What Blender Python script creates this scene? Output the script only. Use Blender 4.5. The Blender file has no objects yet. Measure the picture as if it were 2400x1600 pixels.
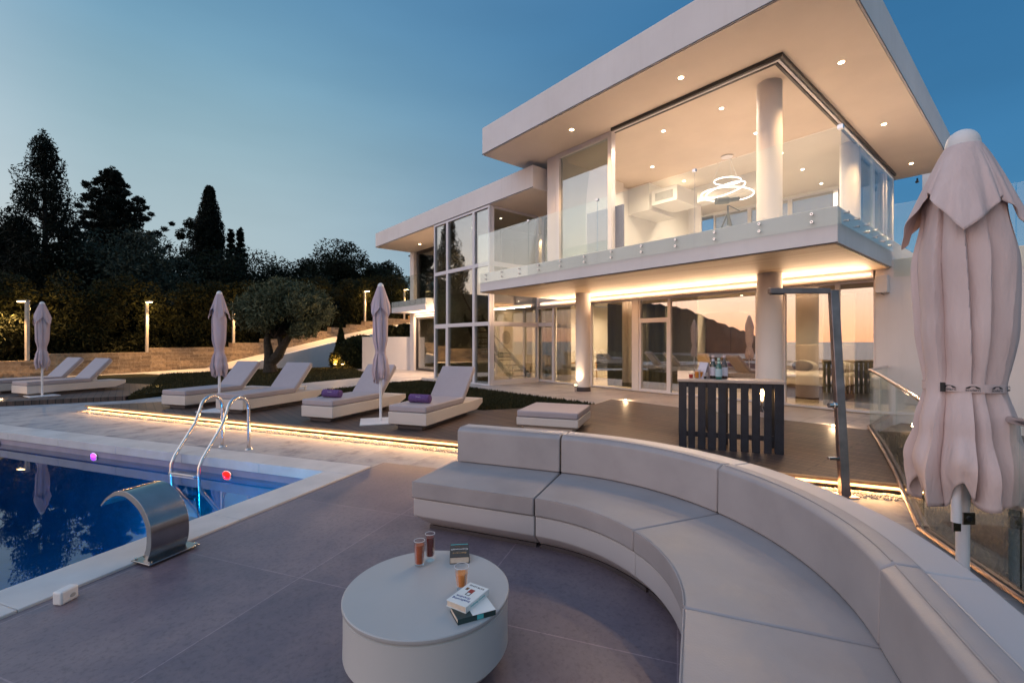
import bpy, math, random
import numpy as np
from mathutils import Vector, Matrix
R = math.radians
rng = random.Random(7)
sc = bpy.context.scene
col = sc.collection

# ------------------------------------------------------------------ camera
YAW = R(-40.06)                      # camera right vector against the house's X axis
CR, SR = math.cos(YAW), math.sin(YAW)
H, F = 1.6, 1066.7
cam = bpy.data.cameras.new('camera'); camo = bpy.data.objects.new('camera', cam); col.objects.link(camo)
camo.location = (0, 0, H); camo.rotation_euler = (R(90), 0, YAW)
cam.lens = 16.0; cam.sensor_width = 36.0; cam.sensor_fit = 'HORIZONTAL'
cam.clip_start = 0.05; cam.clip_end = 60000
sc.camera = camo

# ------------------------------------------------------------------ dusk sky
w = bpy.data.worlds.new('World'); sc.world = w; w.use_nodes = True
nt = w.node_tree; nt.nodes.clear()
def wn(t, **k):
    n = nt.nodes.new(t)
    for a, b in k.items(): setattr(n, a, b)
    return n
tc = wn('ShaderNodeTexCoord'); sep = wn('ShaderNodeSeparateXYZ')
nt.links.new(tc.outputs['Generated'], sep.inputs[0])
def wramp(stops, gain=1.0):
    r = wn('ShaderNodeValToRGB'); cr = r.color_ramp; cr.interpolation = 'EASE' if len(stops) < 3 else 'B_SPLINE'
    cr.elements[0].position = stops[0][0]; cr.elements[0].color = (*stops[0][1], 1)
    cr.elements[1].position = stops[-1][0]; cr.elements[1].color = (*stops[-1][1], 1)
    for p, c in stops[1:-1]:
        e = cr.elements.new(p); e.color = (*c, 1)
    nt.links.new(sep.outputs[2], r.inputs[0])
    v = wn('ShaderNodeVectorMath', operation='SCALE'); v.inputs['Scale'].default_value = gain
    nt.links.new(r.outputs[0], v.inputs[0]); return v
east = wramp([(0, (.12, .27, .38)), (.12, (.065, .21, .36)), (.26, (.036, .155, .315)), (.5, (.026, .115, .25)), (.62, (.028, .13, .28)), (1, (.13, .23, .39))], .93)
mid = wramp([(0, (.36, .43, .46)), (.12, (.345, .425, .455)), (.25, (.305, .405, .45)), (.36, (.235, .365, .43)), (.48, (.145, .29, .40)), (.65, (.06, .18, .33)), (1, (.13, .23, .39))], .89)
west = wramp([(0, (.95, .31, .11)), (.03, (.92, .40, .19)), (.075, (.84, .52, .34)), (.13, (.74, .60, .49)), (.26, (.56, .54, .57)), (.5, (.34, .40, .50)), (1, (.11, .20, .36))], 1.7)
dot = wn('ShaderNodeVectorMath', operation='DOT_PRODUCT'); dot.inputs[1].default_value = (-.985, .17, 0)
mul = wn('ShaderNodeVectorMath', operation='MULTIPLY'); mul.inputs[1].default_value = (1, 1, 0)
nrm = wn('ShaderNodeVectorMath', operation='NORMALIZE')
nt.links.new(tc.outputs['Generated'], mul.inputs[0]); nt.links.new(mul.outputs[0], nrm.inputs[0]); nt.links.new(nrm.outputs[0], dot.inputs[0])
def wmap(a, b):
    m = wn('ShaderNodeMapRange'); m.inputs[1].default_value = a; m.inputs[2].default_value = b; m.interpolation_type = 'SMOOTHSTEP'
    nt.links.new(dot.outputs['Value'], m.inputs[0]); return m
m1 = wn('ShaderNodeMix', data_type='RGBA'); m2 = wn('ShaderNodeMix', data_type='RGBA')
nt.links.new(wmap(-1.05, .10).outputs[0], m1.inputs[0]); nt.links.new(east.outputs[0], m1.inputs[6]); nt.links.new(mid.outputs[0], m1.inputs[7])
nt.links.new(wmap(.15, 1.0).outputs[0], m2.inputs[0]); nt.links.new(m1.outputs[2], m2.inputs[6]); nt.links.new(west.outputs[0], m2.inputs[7])
hz = wn('ShaderNodeTexNoise'); hz.inputs['Scale'].default_value = 2.2; hz.inputs['Detail'].default_value = 4
hs = wn('ShaderNodeMapping'); hs.inputs['Scale'].default_value = (1, 1, 4); nt.links.new(tc.outputs['Generated'], hs.inputs[0]); nt.links.new(hs.outputs[0], hz.inputs['Vector'])
hr = wn('ShaderNodeMapRange'); hr.inputs[1].default_value = .3; hr.inputs[2].default_value = .7; hr.inputs[3].default_value = .95; hr.inputs[4].default_value = 1.05
nt.links.new(hz.outputs[0], hr.inputs[0])
bg = wn('ShaderNodeBackground'); nt.links.new(hr.outputs[0], bg.inputs[1])
out = wn('ShaderNodeOutputWorld')
nt.links.new(m2.outputs[2], bg.inputs[0]); nt.links.new(bg.outputs[0], out.inputs[0])

# the last glow of the sun that has just set behind the camera
sl = bpy.data.lights.new('sun', 'SUN'); sl.energy = 0.25; sl.angle = R(60); sl.color = (1, .72, .63)
slo = bpy.data.objects.new('sun', sl); col.objects.link(slo)
slo.rotation_euler = Vector((.97, -.17, -.22)).to_track_quat('-Z', 'Y').to_euler()

vs = sc.view_settings
sc.display_settings.display_device = 'sRGB'
vs.view_transform = 'Standard'; vs.look = 'None'; vs.exposure = 0.5; vs.gamma = 1; vs.use_curve_mapping = False
cy = sc.cycles
cy.use_denoising = True; cy.max_bounces = 10; cy.diffuse_bounces = 4; cy.glossy_bounces = 5; cy.transmission_bounces = 8
cy.transparent_max_bounces = 32; cy.sample_clamp_indirect = 4; cy.caustics_reflective = False; cy.caustics_refractive = False

# ------------------------------------------------------------------ survey helpers
def W(lat, d, z=0.0):                # metres right / ahead of the camera foot -> world
    return Vector((lat * CR - d * SR, lat * SR + d * CR, z))
def G(x, y, z=0.0):                  # photo point lying at height z
    d = F * (H - z) / (y - 800.0)
    return W((x - 1200) / F * d, d, z)
def D(x, y, d):                      # photo point at depth d
    return W((x - 1200) / F * d, d, H + (800 - y) / F * d)
def YonX(x, X):                      # photo column x on the plane X
    t = (x - 1200) / F
    return X * (CR + SR * t) / (CR * t - SR)
PA = R(29.94)                        # pool axis p (world angle); n is p - 90 deg
PV = (.342, .94); NV = (.94, -.342)  # p and n in (lat, d)
def PN(a, b, z=0.0, o=(-2.25, 5.56)):  # a along n, b along p from the pool's inner far corner
    return W(o[0] + a * NV[0] + b * PV[0], o[1] + a * NV[1] + b * PV[1], z)

# ------------------------------------------------------------------ materials
MATS = {}
def nodes_of(name):
    m = bpy.data.materials.new(name); m.use_nodes = True
    t = m.node_tree; b = t.nodes['Principled BSDF']; MATS[name] = m
    return m, t, b
def N(t, ty, **k):
    n = t.nodes.new(ty)
    for a, b in k.items(): setattr(n, a, b)
    return n
def coords(t, scale=(1, 1, 1), rot=0.0, kind='Object'):
    c = N(t, 'ShaderNodeTexCoord'); mp = N(t, 'ShaderNodeMapping')
    mp.inputs['Scale'].default_value = scale; mp.inputs['Rotation'].default_value = (0, 0, rot)
    t.links.new(c.outputs[kind], mp.inputs[0]); return mp.outputs[0]
def noise(t, vec, scale, detail=5, rough=.55):
    n = N(t, 'ShaderNodeTexNoise'); n.inputs['Scale'].default_value = scale; n.inputs['Detail'].default_value = detail
    n.inputs['Roughness'].default_value = rough
    t.links.new(vec, n.inputs['Vector']); return n.outputs[0]
def ramp(t, fac, stops):
    r = N(t, 'ShaderNodeValToRGB'); e = r.color_ramp.elements
    e[0].position, e[0].color = stops[0][0], (*stops[0][1], 1); e[1].position, e[1].color = stops[-1][0], (*stops[-1][1], 1)
    for p, c in stops[1:-1]:
        q = e.new(p); q.color = (*c, 1)
    t.links.new(fac, r.inputs[0]); return r.outputs[0]
def mixc(t, fac, a, b, mode='MIX'):
    m = N(t, 'ShaderNodeMix', data_type='RGBA', blend_type=mode)
    for s, v in ((0, fac), (6, a), (7, b)):
        if hasattr(v, 'is_linked'): t.links.new(v, m.inputs[s])
        elif s == 0: m.inputs[0].default_value = v
        else: m.inputs[s].default_value = (*v, 1)
    return m.outputs[2]
def bump(t, b, h, strength=.2, dist=.02):
    n = N(t, 'ShaderNodeBump'); n.inputs['Strength'].default_value = strength; n.inputs['Distance'].default_value = dist
    t.links.new(h, n.inputs['Height']); t.links.new(n.outputs[0], b.inputs['Normal']); return n
def simple(name, c, rough=.5, metal=0.0, var=.12, scale=6, bmp=.08, spec=.5, coat=0.0):
    m, t, b = nodes_of(name)
    v = coords(t); f = noise(t, v, scale)
    lo = tuple(x * (1 - var) for x in c); hi = tuple(min(1, x * (1 + var)) for x in c)
    t.links.new(ramp(t, f, [(.3, lo), (.7, hi)]), b.inputs['Base Color'])
    b.inputs['Roughness'].default_value = rough; b.inputs['Metallic'].default_value = metal
    b.inputs['Specular IOR Level'].default_value = spec; b.inputs['Coat Weight'].default_value = coat
    if bmp: bump(t, b, noise(t, v, scale * 14, 3), bmp, .004)
    return m
def emit(name, c, s):
    m = bpy.data.materials.new(name); m.use_nodes = True; t = m.node_tree; t.nodes.clear()
    e = N(t, 'ShaderNodeEmission'); e.inputs[0].default_value = (*c, 1); e.inputs[1].default_value = s
    o = N(t, 'ShaderNodeOutputMaterial'); t.links.new(e.outputs[0], o.inputs[0]); MATS[name] = m; return m
def glass(name, tint, base, edge, rough=0.0):
    m = bpy.data.materials.new(name); m.use_nodes = True; t = m.node_tree; t.nodes.clear()
    tr = N(t, 'ShaderNodeBsdfTransparent'); tr.inputs[0].default_value = (*tint, 1)
    gl = N(t, 'ShaderNodeBsdfGlossy'); gl.inputs['Roughness'].default_value = rough; gl.inputs[0].default_value = (1, 1, 1, 1)
    lw = N(t, 'ShaderNodeLayerWeight'); lw.inputs[0].default_value = .25
    mr = N(t, 'ShaderNodeMapRange'); mr.inputs[3].default_value = base; mr.inputs[4].default_value = edge
    t.links.new(lw.outputs['Fresnel'], mr.inputs[0])
    mx = N(t, 'ShaderNodeMixShader'); t.links.new(mr.outputs[0], mx.inputs[0]); t.links.new(tr.outputs[0], mx.inputs[1]); t.links.new(gl.outputs[0], mx.inputs[2])
    o = N(t, 'ShaderNodeOutputMaterial'); t.links.new(mx.outputs[0], o.inputs[0]); MATS[name] = m; return m

def m_plaster():
    m, t, b = nodes_of('white_plaster'); a = noise(t, coords(t), .7, 6); st = noise(t, coords(t, (3, 3, .25)), 2.4, 6, .65); c = noise(t, coords(t), 40, 4)
    base = ramp(t, a, [(.3, (.69, .65, .635)), (.7, (.77, .735, .72))])
    t.links.new(mixc(t, 1.0, base, ramp(t, st, [(.30, (.965, .962, .955)), (.48, (1, 1, 1)), (.8, (1, 1, 1))]), 'MULTIPLY'), b.inputs['Base Color'])
    b.inputs['Roughness'].default_value = .75; bump(t, b, c, .12, .004); return m
plaster = m_plaster()
plaster_in = simple('interior_plaster', (.78, .745, .70), .8, var=.03, scale=.7, bmp=.02)
soffit_m = simple('roof_soffit', (.66, .58, .50), .8, var=.07, scale=.5, bmp=.04)
frame_m = simple('white_frame', (.70, .67, .69), .35, var=.03, scale=3, bmp=0)
dark_frame = simple('dark_frame', (.03, .028, .03), .35, var=.1, bmp=0)
steel = simple('stainless_steel', (.62, .60, .60), .16, 1.0, var=.06, scale=9, bmp=.01)
spout_m = simple('dark_stainless', (.34, .33, .325), .2, 1.0, var=.1, scale=7, bmp=.01)
brushed = simple('brushed_steel', (.27, .21, .205), .40, 1.0, var=.25, scale=5, bmp=.02)
coping_m = simple('coping_stone', (.56, .54, .53), .55, var=.12, scale=2.2, bmp=.12)
def m_cushion():
    m, t, b = nodes_of('cushion_vinyl'); v = coords(t); a = noise(t, v, 2.2, 6); c = noise(t, v, 110, 3)
    t.links.new(ramp(t, a, [(.28, (.285, .258, .258)), (.5, (.335, .303, .302)), (.72, (.372, .336, .333))]), b.inputs['Base Color'])
    t.links.new(ramp(t, a, [(.3, (.42,) * 3), (.7, (.58,) * 3)]), b.inputs['Roughness'])
    n1 = N(t, 'ShaderNodeBump'); n1.inputs['Strength'].default_value = .30; n1.inputs['Distance'].default_value = .035; t.links.new(noise(t, v, 3.1, 3, .45), n1.inputs['Height'])
    n2 = N(t, 'ShaderNodeBump'); n2.inputs['Strength'].default_value = .22; n2.inputs['Distance'].default_value = .003; t.links.new(c, n2.inputs['Height'])
    t.links.new(n1.outputs[0], n2.inputs['Normal']); t.links.new(n2.outputs[0], b.inputs['Normal']); return m
cush = m_cushion()
shell_m = simple('lacquered_shell', (.47, .435, .43), .42, var=.03, scale=1.5, bmp=.04)
plinth_m = simple('dark_plinth', (.06, .05, .055), .6)
mat_l = simple('lounger_mattress', (.36, .32, .345), .55, var=.04, scale=3, bmp=.1)
base_l = simple('lounger_base', (.60, .54, .50), .5, var=.03, scale=2, bmp=.03)
def m_fabric(name, lo, hi):
    m, t, b = nodes_of(name); v = coords(t, (1, 1, .22)); a = noise(t, v, 5, 5); c = noise(t, coords(t), 240, 2)
    t.links.new(ramp(t, a, [(.3, lo), (.7, hi)]), b.inputs['Base Color']); b.inputs['Roughness'].default_value = .9; b.inputs['Specular IOR Level'].default_value = .15
    n1 = N(t, 'ShaderNodeBump'); n1.inputs['Strength'].default_value = .55; n1.inputs['Distance'].default_value = .045; t.links.new(noise(t, v, 7, 5, .6), n1.inputs['Height'])
    n2 = N(t, 'ShaderNodeBump'); n2.inputs['Strength'].default_value = .25; n2.inputs['Distance'].default_value = .003; t.links.new(c, n2.inputs['Height'])
    t.links.new(n1.outputs[0], n2.inputs['Normal']); t.links.new(n2.outputs[0], b.inputs['Normal']); return m
fabric = m_fabric('parasol_canvas', (.56, .445, .425), (.68, .555, .53)); fabric2 = m_fabric('faded_parasol_canvas', (.46, .365, .385), (.56, .45, .465))
white_metal = simple('white_metal', (.72, .72, .74), .35, var=.03, bmp=0)
plastic = simple('white_plastic', (.72, .70, .68), .45, var=.04, bmp=0)
towel_m = simple('purple_towel', (.13, .075, .20), .95, var=.2, scale=30, bmp=.6, spec=.1)
bar_m = simple('navy_black_timber', (.013, .015, .024), .5, var=.35, scale=8, bmp=.2)
bartop_m = simple('bar_top', (.46, .37, .31), .45, var=.12, scale=5, bmp=.1)
black_m = simple('black_plastic', (.012, .012, .014), .4, bmp=0)
paper = simple('page_edges', (.66, .55, .44), .9, var=.08, scale=60, bmp=.3)
walnut = simple('walnut', (.09, .045, .025), .5, var=.3, scale=4)
oak = simple('oak', (.42, .24, .11), .5, var=.2, scale=5)
linen = simple('bed_linen', (.70, .64, .58), .9, var=.04, scale=4, bmp=.2)
greycloth = simple('grey_upholstery', (.035, .04, .06), .8, var=.2, scale=10, bmp=.2)
bark = simple('bark', (.035, .028, .022), .95, var=.45, scale=9, bmp=.9)
stair_m = simple('painted_steel', (.10, .12, .12), .4, bmp=0)
pool_tile = simple('pool_lining', (.10, .33, .48), .4, var=.15, scale=3, bmp=0)
band_m = simple('waterline_tile', (.26, .24, .32), .35, var=.12, scale=4, bmp=.03)
curtain_m = simple('sheer_curtain', (.62, .54, .42), .9, var=.06, scale=2, bmp=.15, spec=.1)
grey_curtain = simple('grey_curtain', (.33, .31, .24), .9, var=.1, scale=2, bmp=.15, spec=.1)
floor_in = simple('interior_floor', (.52, .42, .31), .3, var=.06, scale=1.5, bmp=0)
mirror_brown = simple('bronze_mirror', (.12, .065, .03), .25, var=.2, bmp=0)
bluegrey = simple('blue_panel', (.10, .11, .16), .4, bmp=0)
hill_m = simple('hillside', (.03, .03, .03), .95, var=.4, scale=.01, bmp=0)
sea_m = simple('sea_water', (.06, .09, .13), .35, var=.1, scale=.002, bmp=0)

g_win = glass('window_glass', (.92, .94, .92), .30, .8)
g_tower = glass('tower_glass', (.70, .74, .72), .27, .85)
g_up = glass('tinted_pane', (.62, .66, .64), .22, .8)
g_rail = glass('balustrade_glass', (.945, .98, .97), .022, .38)
g_cup = glass('drinking_glass', (.985, .985, .985), .02, .5)
warm = (1.0, .66, .36)
e_strip = emit('led_strip', (1, .62, .40), 3.6)
e_deck = emit('deck_led', (1, .50, .17), 4.0)
e_down = emit('downlight_lens', (1, .66, .34), 26.0)
e_in = emit('room_downlight', (1, .80, .60), 14.0)
e_ring = emit('chandelier_led', (1, .84, .76), 2.6)
e_lamp = emit('lamp_led', (1, .62, .27), 16.0)
e_bulb = emit('filament', (1, .55, .18), 22.0)
e_shade = emit('lit_shade', (.9, .38, .09), .4)
e_red = emit('red_pool_led', (1, .004, .003), 7.0)
e_violet = emit('violet_pool_led', (.28, .03, 1), 5.0)

def m_soffit_wood():
    m, t, b = nodes_of('soffit_boards')
    v = coords(t, (1.5, .12, 1)); f = noise(t, v, 3.2, 6, .6)
    t.links.new(ramp(t, f, [(.3, (.60, .44, .27)), (.5, (.70, .55, .38)), (.72, (.52, .34, .18))]), b.inputs['Base Color'])
    b.inputs['Roughness'].default_value = .6; return m
soffit_wood = m_soffit_wood()
def m_tiles():
    m, t, b = nodes_of('grey_porcelain_tiles')
    v = coords(t, (1, 1, 1), -PA)
    br = N(t, 'ShaderNodeTexBrick'); br.offset = 0.0; br.inputs['Scale'].default_value = 1.0
    br.inputs['Brick Width'].default_value = 1.2; br.inputs['Row Height'].default_value = 1.2; br.inputs['Mortar Size'].default_value = .004
    br.inputs['Color1'].default_value = (.86, .86, .88, 1); br.inputs['Color2'].default_value = (1.08, 1.07, 1.06, 1); br.inputs['Mortar'].default_value = (1.55, 1.5, 1.45, 1)
    t.links.new(v, br.inputs['Vector'])
    a = noise(t, v, 1.1, 10, .72); c = noise(t, v, 34, 6, .75)
    base = ramp(t, a, [(.3, (.108, .088, .118)), (.45, (.165, .130, .156)), (.58, (.212, .166, .182)), (.72, (.262, .205, .215))])
    sp = ramp(t, c, [(.3, (.62, .62, .64)), (.5, (1, 1, 1)), (.72, (1.0, 1.0, 1.0))])
    x = mixc(t, 1.0, base, sp, 'MULTIPLY'); x = mixc(t, 1.0, x, br.outputs[0], 'MULTIPLY')
    t.links.new(x, b.inputs['Base Color'])
    t.links.new(ramp(t, a, [(.3, (.34,) * 3), (.7, (.46,) * 3)]), b.inputs['Roughness'])
    bump(t, b, c, .12, .003); return m
tiles_m = m_tiles()
def m_paving():
    m, t, b = nodes_of('travertine_paving')
    v = coords(t, (1, 1, 1), -PA)
    br = N(t, 'ShaderNodeTexBrick'); br.offset = .37; br.squash = 1.6; br.squash_frequency = 3; br.inputs['Scale'].default_value = 1.0
    br.inputs['Brick Width'].default_value = .62; br.inputs['Row Height'].default_value = .41; br.inputs['Mortar Size'].default_value = .008; br.inputs['Bias'].default_value = .25
    br.inputs['Color1'].default_value = (.46, .44, .43, 1); br.inputs['Color2'].default_value = (.33, .325, .34, 1); br.inputs['Mortar'].default_value = (.47, .43, .40, 1)
    t.links.new(v, br.inputs['Vector'])
    a = noise(t, v, 2.6, 9, .7); sp = ramp(t, a, [(.34, (.42, .44, .50)), (.44, (.78, .79, .82)), (.52, (1, 1, 1)), (.75, (1.10, 1.08, 1.06))])
    t.links.new(mixc(t, 1.0, br.outputs[0], sp, 'MULTIPLY'), b.inputs['Base Color'])
    b.inputs['Roughness'].default_value = .6; bump(t, b, a, .35, .012); return m
paving_m = m_paving()
def m_floor():
    m, t, b = nodes_of('house_terrace_stone')
    v = coords(t); a = noise(t, v, 1.1, 8, .7)
    br = N(t, 'ShaderNodeTexBrick'); br.offset = .5; br.inputs['Scale'].default_value = 1.0
    br.inputs['Brick Width'].default_value = .9; br.inputs['Row Height'].default_value = .6; br.inputs['Mortar Size'].default_value = .006
    br.inputs['Color1'].default_value = (.50, .45, .42, 1); br.inputs['Color2'].default_value = (.43, .39, .37, 1); br.inputs['Mortar'].default_value = (.3, .27, .25, 1)
    t.links.new(v, br.inputs['Vector'])
    t.links.new(mixc(t, 1.0, br.outputs[0], ramp(t, a, [(.32, (.6, .58, .6)), (.48, (1, 1, 1)), (.7, (1.08, 1.08, 1.08))]), 'MULTIPLY'), b.inputs['Base Color'])
    b.inputs['Roughness'].default_value = .5; bump(t, b, a, .15, .006); return m
floor_m = m_floor()
def m_deck(name, rot, c1, c2):
    m, t, b = nodes_of(name)
    v = coords(t, (1, 1, 1), rot)
    br = N(t, 'ShaderNodeTexBrick'); br.offset = .43; br.inputs['Scale'].default_value = 1.0
    br.inputs['Brick Width'].default_value = 3.2; br.inputs['Row Height'].default_value = .145; br.inputs['Mortar Size'].default_value = .011; br.inputs['Bias'].default_value = 0
    br.inputs['Color1'].default_value = (*c1, 1); br.inputs['Color2'].default_value = (*c2, 1); br.inputs['Mortar'].default_value = (.008, .007, .008, 1)
    t.links.new(v, br.inputs['Vector'])
    v2 = coords(t, (1, 22, 1), rot); a = noise(t, v2, 2.5, 6, .65)
    t.links.new(mixc(t, 1.0, br.outputs[0], ramp(t, a, [(.3, (.5, .5, .5)), (.7, (1.6, 1.5, 1.45))]), 'MULTIPLY'), b.inputs['Base Color'])
    b.inputs['Roughness'].default_value = .5; bump(t, b, br.outputs['Fac'], -.5, .006); return m
deck_m = m_deck('composite_deck', R(-90), (.088, .057, .046), (.050, .035, .031))
def m_lawn():
    m, t, b = nodes_of('lawn_turf')
    v = coords(t); a = noise(t, v, 2.2, 6); c = noise(t, v, 60, 5, .7)
    x = mixc(t, 1.0, ramp(t, a, [(.3, (.020, .021, .009)), (.7, (.042, .038, .017))]), ramp(t, c, [(.3, (.5, .5, .5)), (.7, (1.4, 1.4, 1.4))]), 'MULTIPLY')
    t.links.new(x, b.inputs['Base Color']); b.inputs['Roughness'].default_value = .95; b.inputs['Specular IOR Level'].default_value = .1
    bump(t, b, c, .8, .03); return m
lawn_m = m_lawn()
def m_stonewall():
    m, t, b = nodes_of('dry_stone')
    v = coords(t)
    br = N(t, 'ShaderNodeTexBrick'); br.offset = .4; br.squash = 1.5; br.squash_frequency = 2; br.inputs['Scale'].default_value = 1.0
    br.inputs['Brick Width'].default_value = .42; br.inputs['Row Height'].default_value = .15; br.inputs['Mortar Size'].default_value = .010; br.inputs['Bias'].default_value = .0
    br.inputs['Color1'].default_value = (.50, .36, .22, 1); br.inputs['Color2'].default_value = (.24, .17, .11, 1); br.inputs['Mortar'].default_value = (.42, .33, .23, 1)
    mp = N(t, 'ShaderNodeMapping'); mp.inputs['Rotation'].default_value = (R(90), 0, 0)
    c = N(t, 'ShaderNodeTexCoord'); wv = N(t, 'ShaderNodeTexNoise'); wv.inputs['Scale'].default_value = 3.0
    t.links.new(c.outputs['Object'], mp.inputs[0]); t.links.new(c.outputs['Object'], wv.inputs['Vector'])
    ad = N(t, 'ShaderNodeVectorMath', operation='MULTIPLY_ADD'); ad.inputs[1].default_value = (.1, .1, .1)
    t.links.new(wv.outputs['Color'], ad.inputs[0]); t.links.new(mp.outputs[0], ad.inputs[2]); t.links.new(ad.outputs[0], br.inputs['Vector'])
    a = noise(t, v, 7, 8, .7)
    t.links.new(mixc(t, 1.0, br.outputs[0], ramp(t, a, [(.3, (.55, .5, .45)), (.7, (1.2, 1.2, 1.2))]), 'MULTIPLY'), b.inputs['Base Color'])
    b.inputs['Roughness'].default_value = .9; bump(t, b, a, .8, .04); return m
stone_m = m_stonewall()
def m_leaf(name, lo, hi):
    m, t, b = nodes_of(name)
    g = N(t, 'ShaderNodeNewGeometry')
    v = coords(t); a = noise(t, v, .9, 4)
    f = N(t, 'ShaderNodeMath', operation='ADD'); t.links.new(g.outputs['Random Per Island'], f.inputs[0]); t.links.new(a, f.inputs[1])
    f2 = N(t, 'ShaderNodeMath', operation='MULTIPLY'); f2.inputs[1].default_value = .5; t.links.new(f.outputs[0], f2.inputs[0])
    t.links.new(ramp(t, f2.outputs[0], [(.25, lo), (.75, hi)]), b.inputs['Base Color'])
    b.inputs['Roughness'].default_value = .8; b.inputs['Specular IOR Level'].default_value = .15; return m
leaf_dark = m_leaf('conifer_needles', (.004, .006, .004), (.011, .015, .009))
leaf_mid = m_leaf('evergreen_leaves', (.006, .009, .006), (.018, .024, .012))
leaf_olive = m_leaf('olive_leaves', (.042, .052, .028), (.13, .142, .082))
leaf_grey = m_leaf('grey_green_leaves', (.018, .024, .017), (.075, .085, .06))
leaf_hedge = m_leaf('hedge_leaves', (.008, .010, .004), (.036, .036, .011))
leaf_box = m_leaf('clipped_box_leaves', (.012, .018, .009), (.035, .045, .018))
blade_m = m_leaf('grass_blades', (.022, .024, .010), (.055, .050, .022))
pebble_m = m_leaf('pale_pebbles', (.30, .26, .22), (.75, .70, .62))
def m_water():
    m = bpy.data.materials.new('pool_water'); m.use_nodes = True; t = m.node_tree; t.nodes.clear()
    tr = N(t, 'ShaderNodeBsdfTransparent'); tr.inputs[0].default_value = (.20, .54, .72, 1)
    gl = N(t, 'ShaderNodeBsdfGlossy'); gl.inputs['Roughness'].default_value = .015; gl.inputs[0].default_value = (.92, .96, 1, 1)
    fr = N(t, 'ShaderNodeFresnel'); fr.inputs[0].default_value = 1.45
    bp = N(t, 'ShaderNodeBump'); bp.inputs['Strength'].default_value = .035; bp.inputs['Distance'].default_value = .03
    v = coords(t); t.links.new(noise(t, v, 1.6, 2, .45), bp.inputs['Height'])
    t.links.new(bp.outputs[0], gl.inputs['Normal']); t.links.new(bp.outputs[0], fr.inputs['Normal'])
    mx = N(t, 'ShaderNodeMixShader'); t.links.new(fr.outputs[0], mx.inputs[0]); t.links.new(tr.outputs[0], mx.inputs[1]); t.links.new(gl.outputs[0], mx.inputs[2])
    o = N(t, 'ShaderNodeOutputMaterial'); t.links.new(mx.outputs[0], o.inputs[0]); return m
water_m = m_water()
def liquid(name, c):
    m, t, b = nodes_of(name); v = coords(t); f = noise(t, v, 25, 3)
    t.links.new(ramp(t, f, [(.3, tuple(x * .8 for x in c)), (.7, c)]), b.inputs['Base Color'])
    b.inputs['Roughness'].default_value = .35; b.inputs['Specular IOR Level'].default_value = .2; return m
tea = liquid('amber_tea', (.50, .09, .008)); cola = liquid('dark_red_drink', (.16, .010, .005)); juice = liquid('orange_juice', (.85, .30, .06))
redsyrup = liquid('red_aperitif', (.55, .03, .012)); amber = liquid('amber_drink', (.80, .30, .03)); coffee = liquid('coffee', (.012, .005, .004))
green_gl = simple('green_bottle_glass', (.01, .10, .07), .08, var=.1, bmp=0, coat=1); brown_gl = simple('brown_bottle_glass', (.035, .010, .006), .08, bmp=0, coat=1)
dark_gl = simple('dark_bottle_glass', (.012, .016, .008), .08, bmp=0, coat=1)
label_w = simple('paper_label', (.60, .58, .66), .7, var=.05, bmp=0); label_b = simple('blue_label', (.36, .52, .56), .6, var=.08, scale=20, bmp=0)
foil_g = simple('mint_foil', (.38, .58, .50), .4, bmp=0); cork = simple('pale_cap', (.62, .48, .46), .5, bmp=0)
book_black = simple('black_cover', (.02, .018, .02), .35, bmp=0); book_white = simple('white_cover', (.72, .74, .72), .4, var=.03, bmp=0); book_teal = simple('dark_green_cover', (.02, .045, .045), .35, bmp=0)
ink_blue = simple('blue_ink', (.01, .03, .20), .5, bmp=0); ink_red = simple('red_ink', (.28, .02, .012), .5, bmp=0); ink_white = simple('white_ink', (.7, .7, .68), .5, bmp=0)
ink_gold = simple('gold_ink', (.50, .30, .12), .4, bmp=0); ink_brown = simple('brown_ink', (.13, .06, .02), .5, bmp=0); ink_black = simple('black_ink', (.01, .01, .012), .5, bmp=0); ink_teal = simple('teal_ink', (.06, .40, .42), .5, bmp=0)

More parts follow.
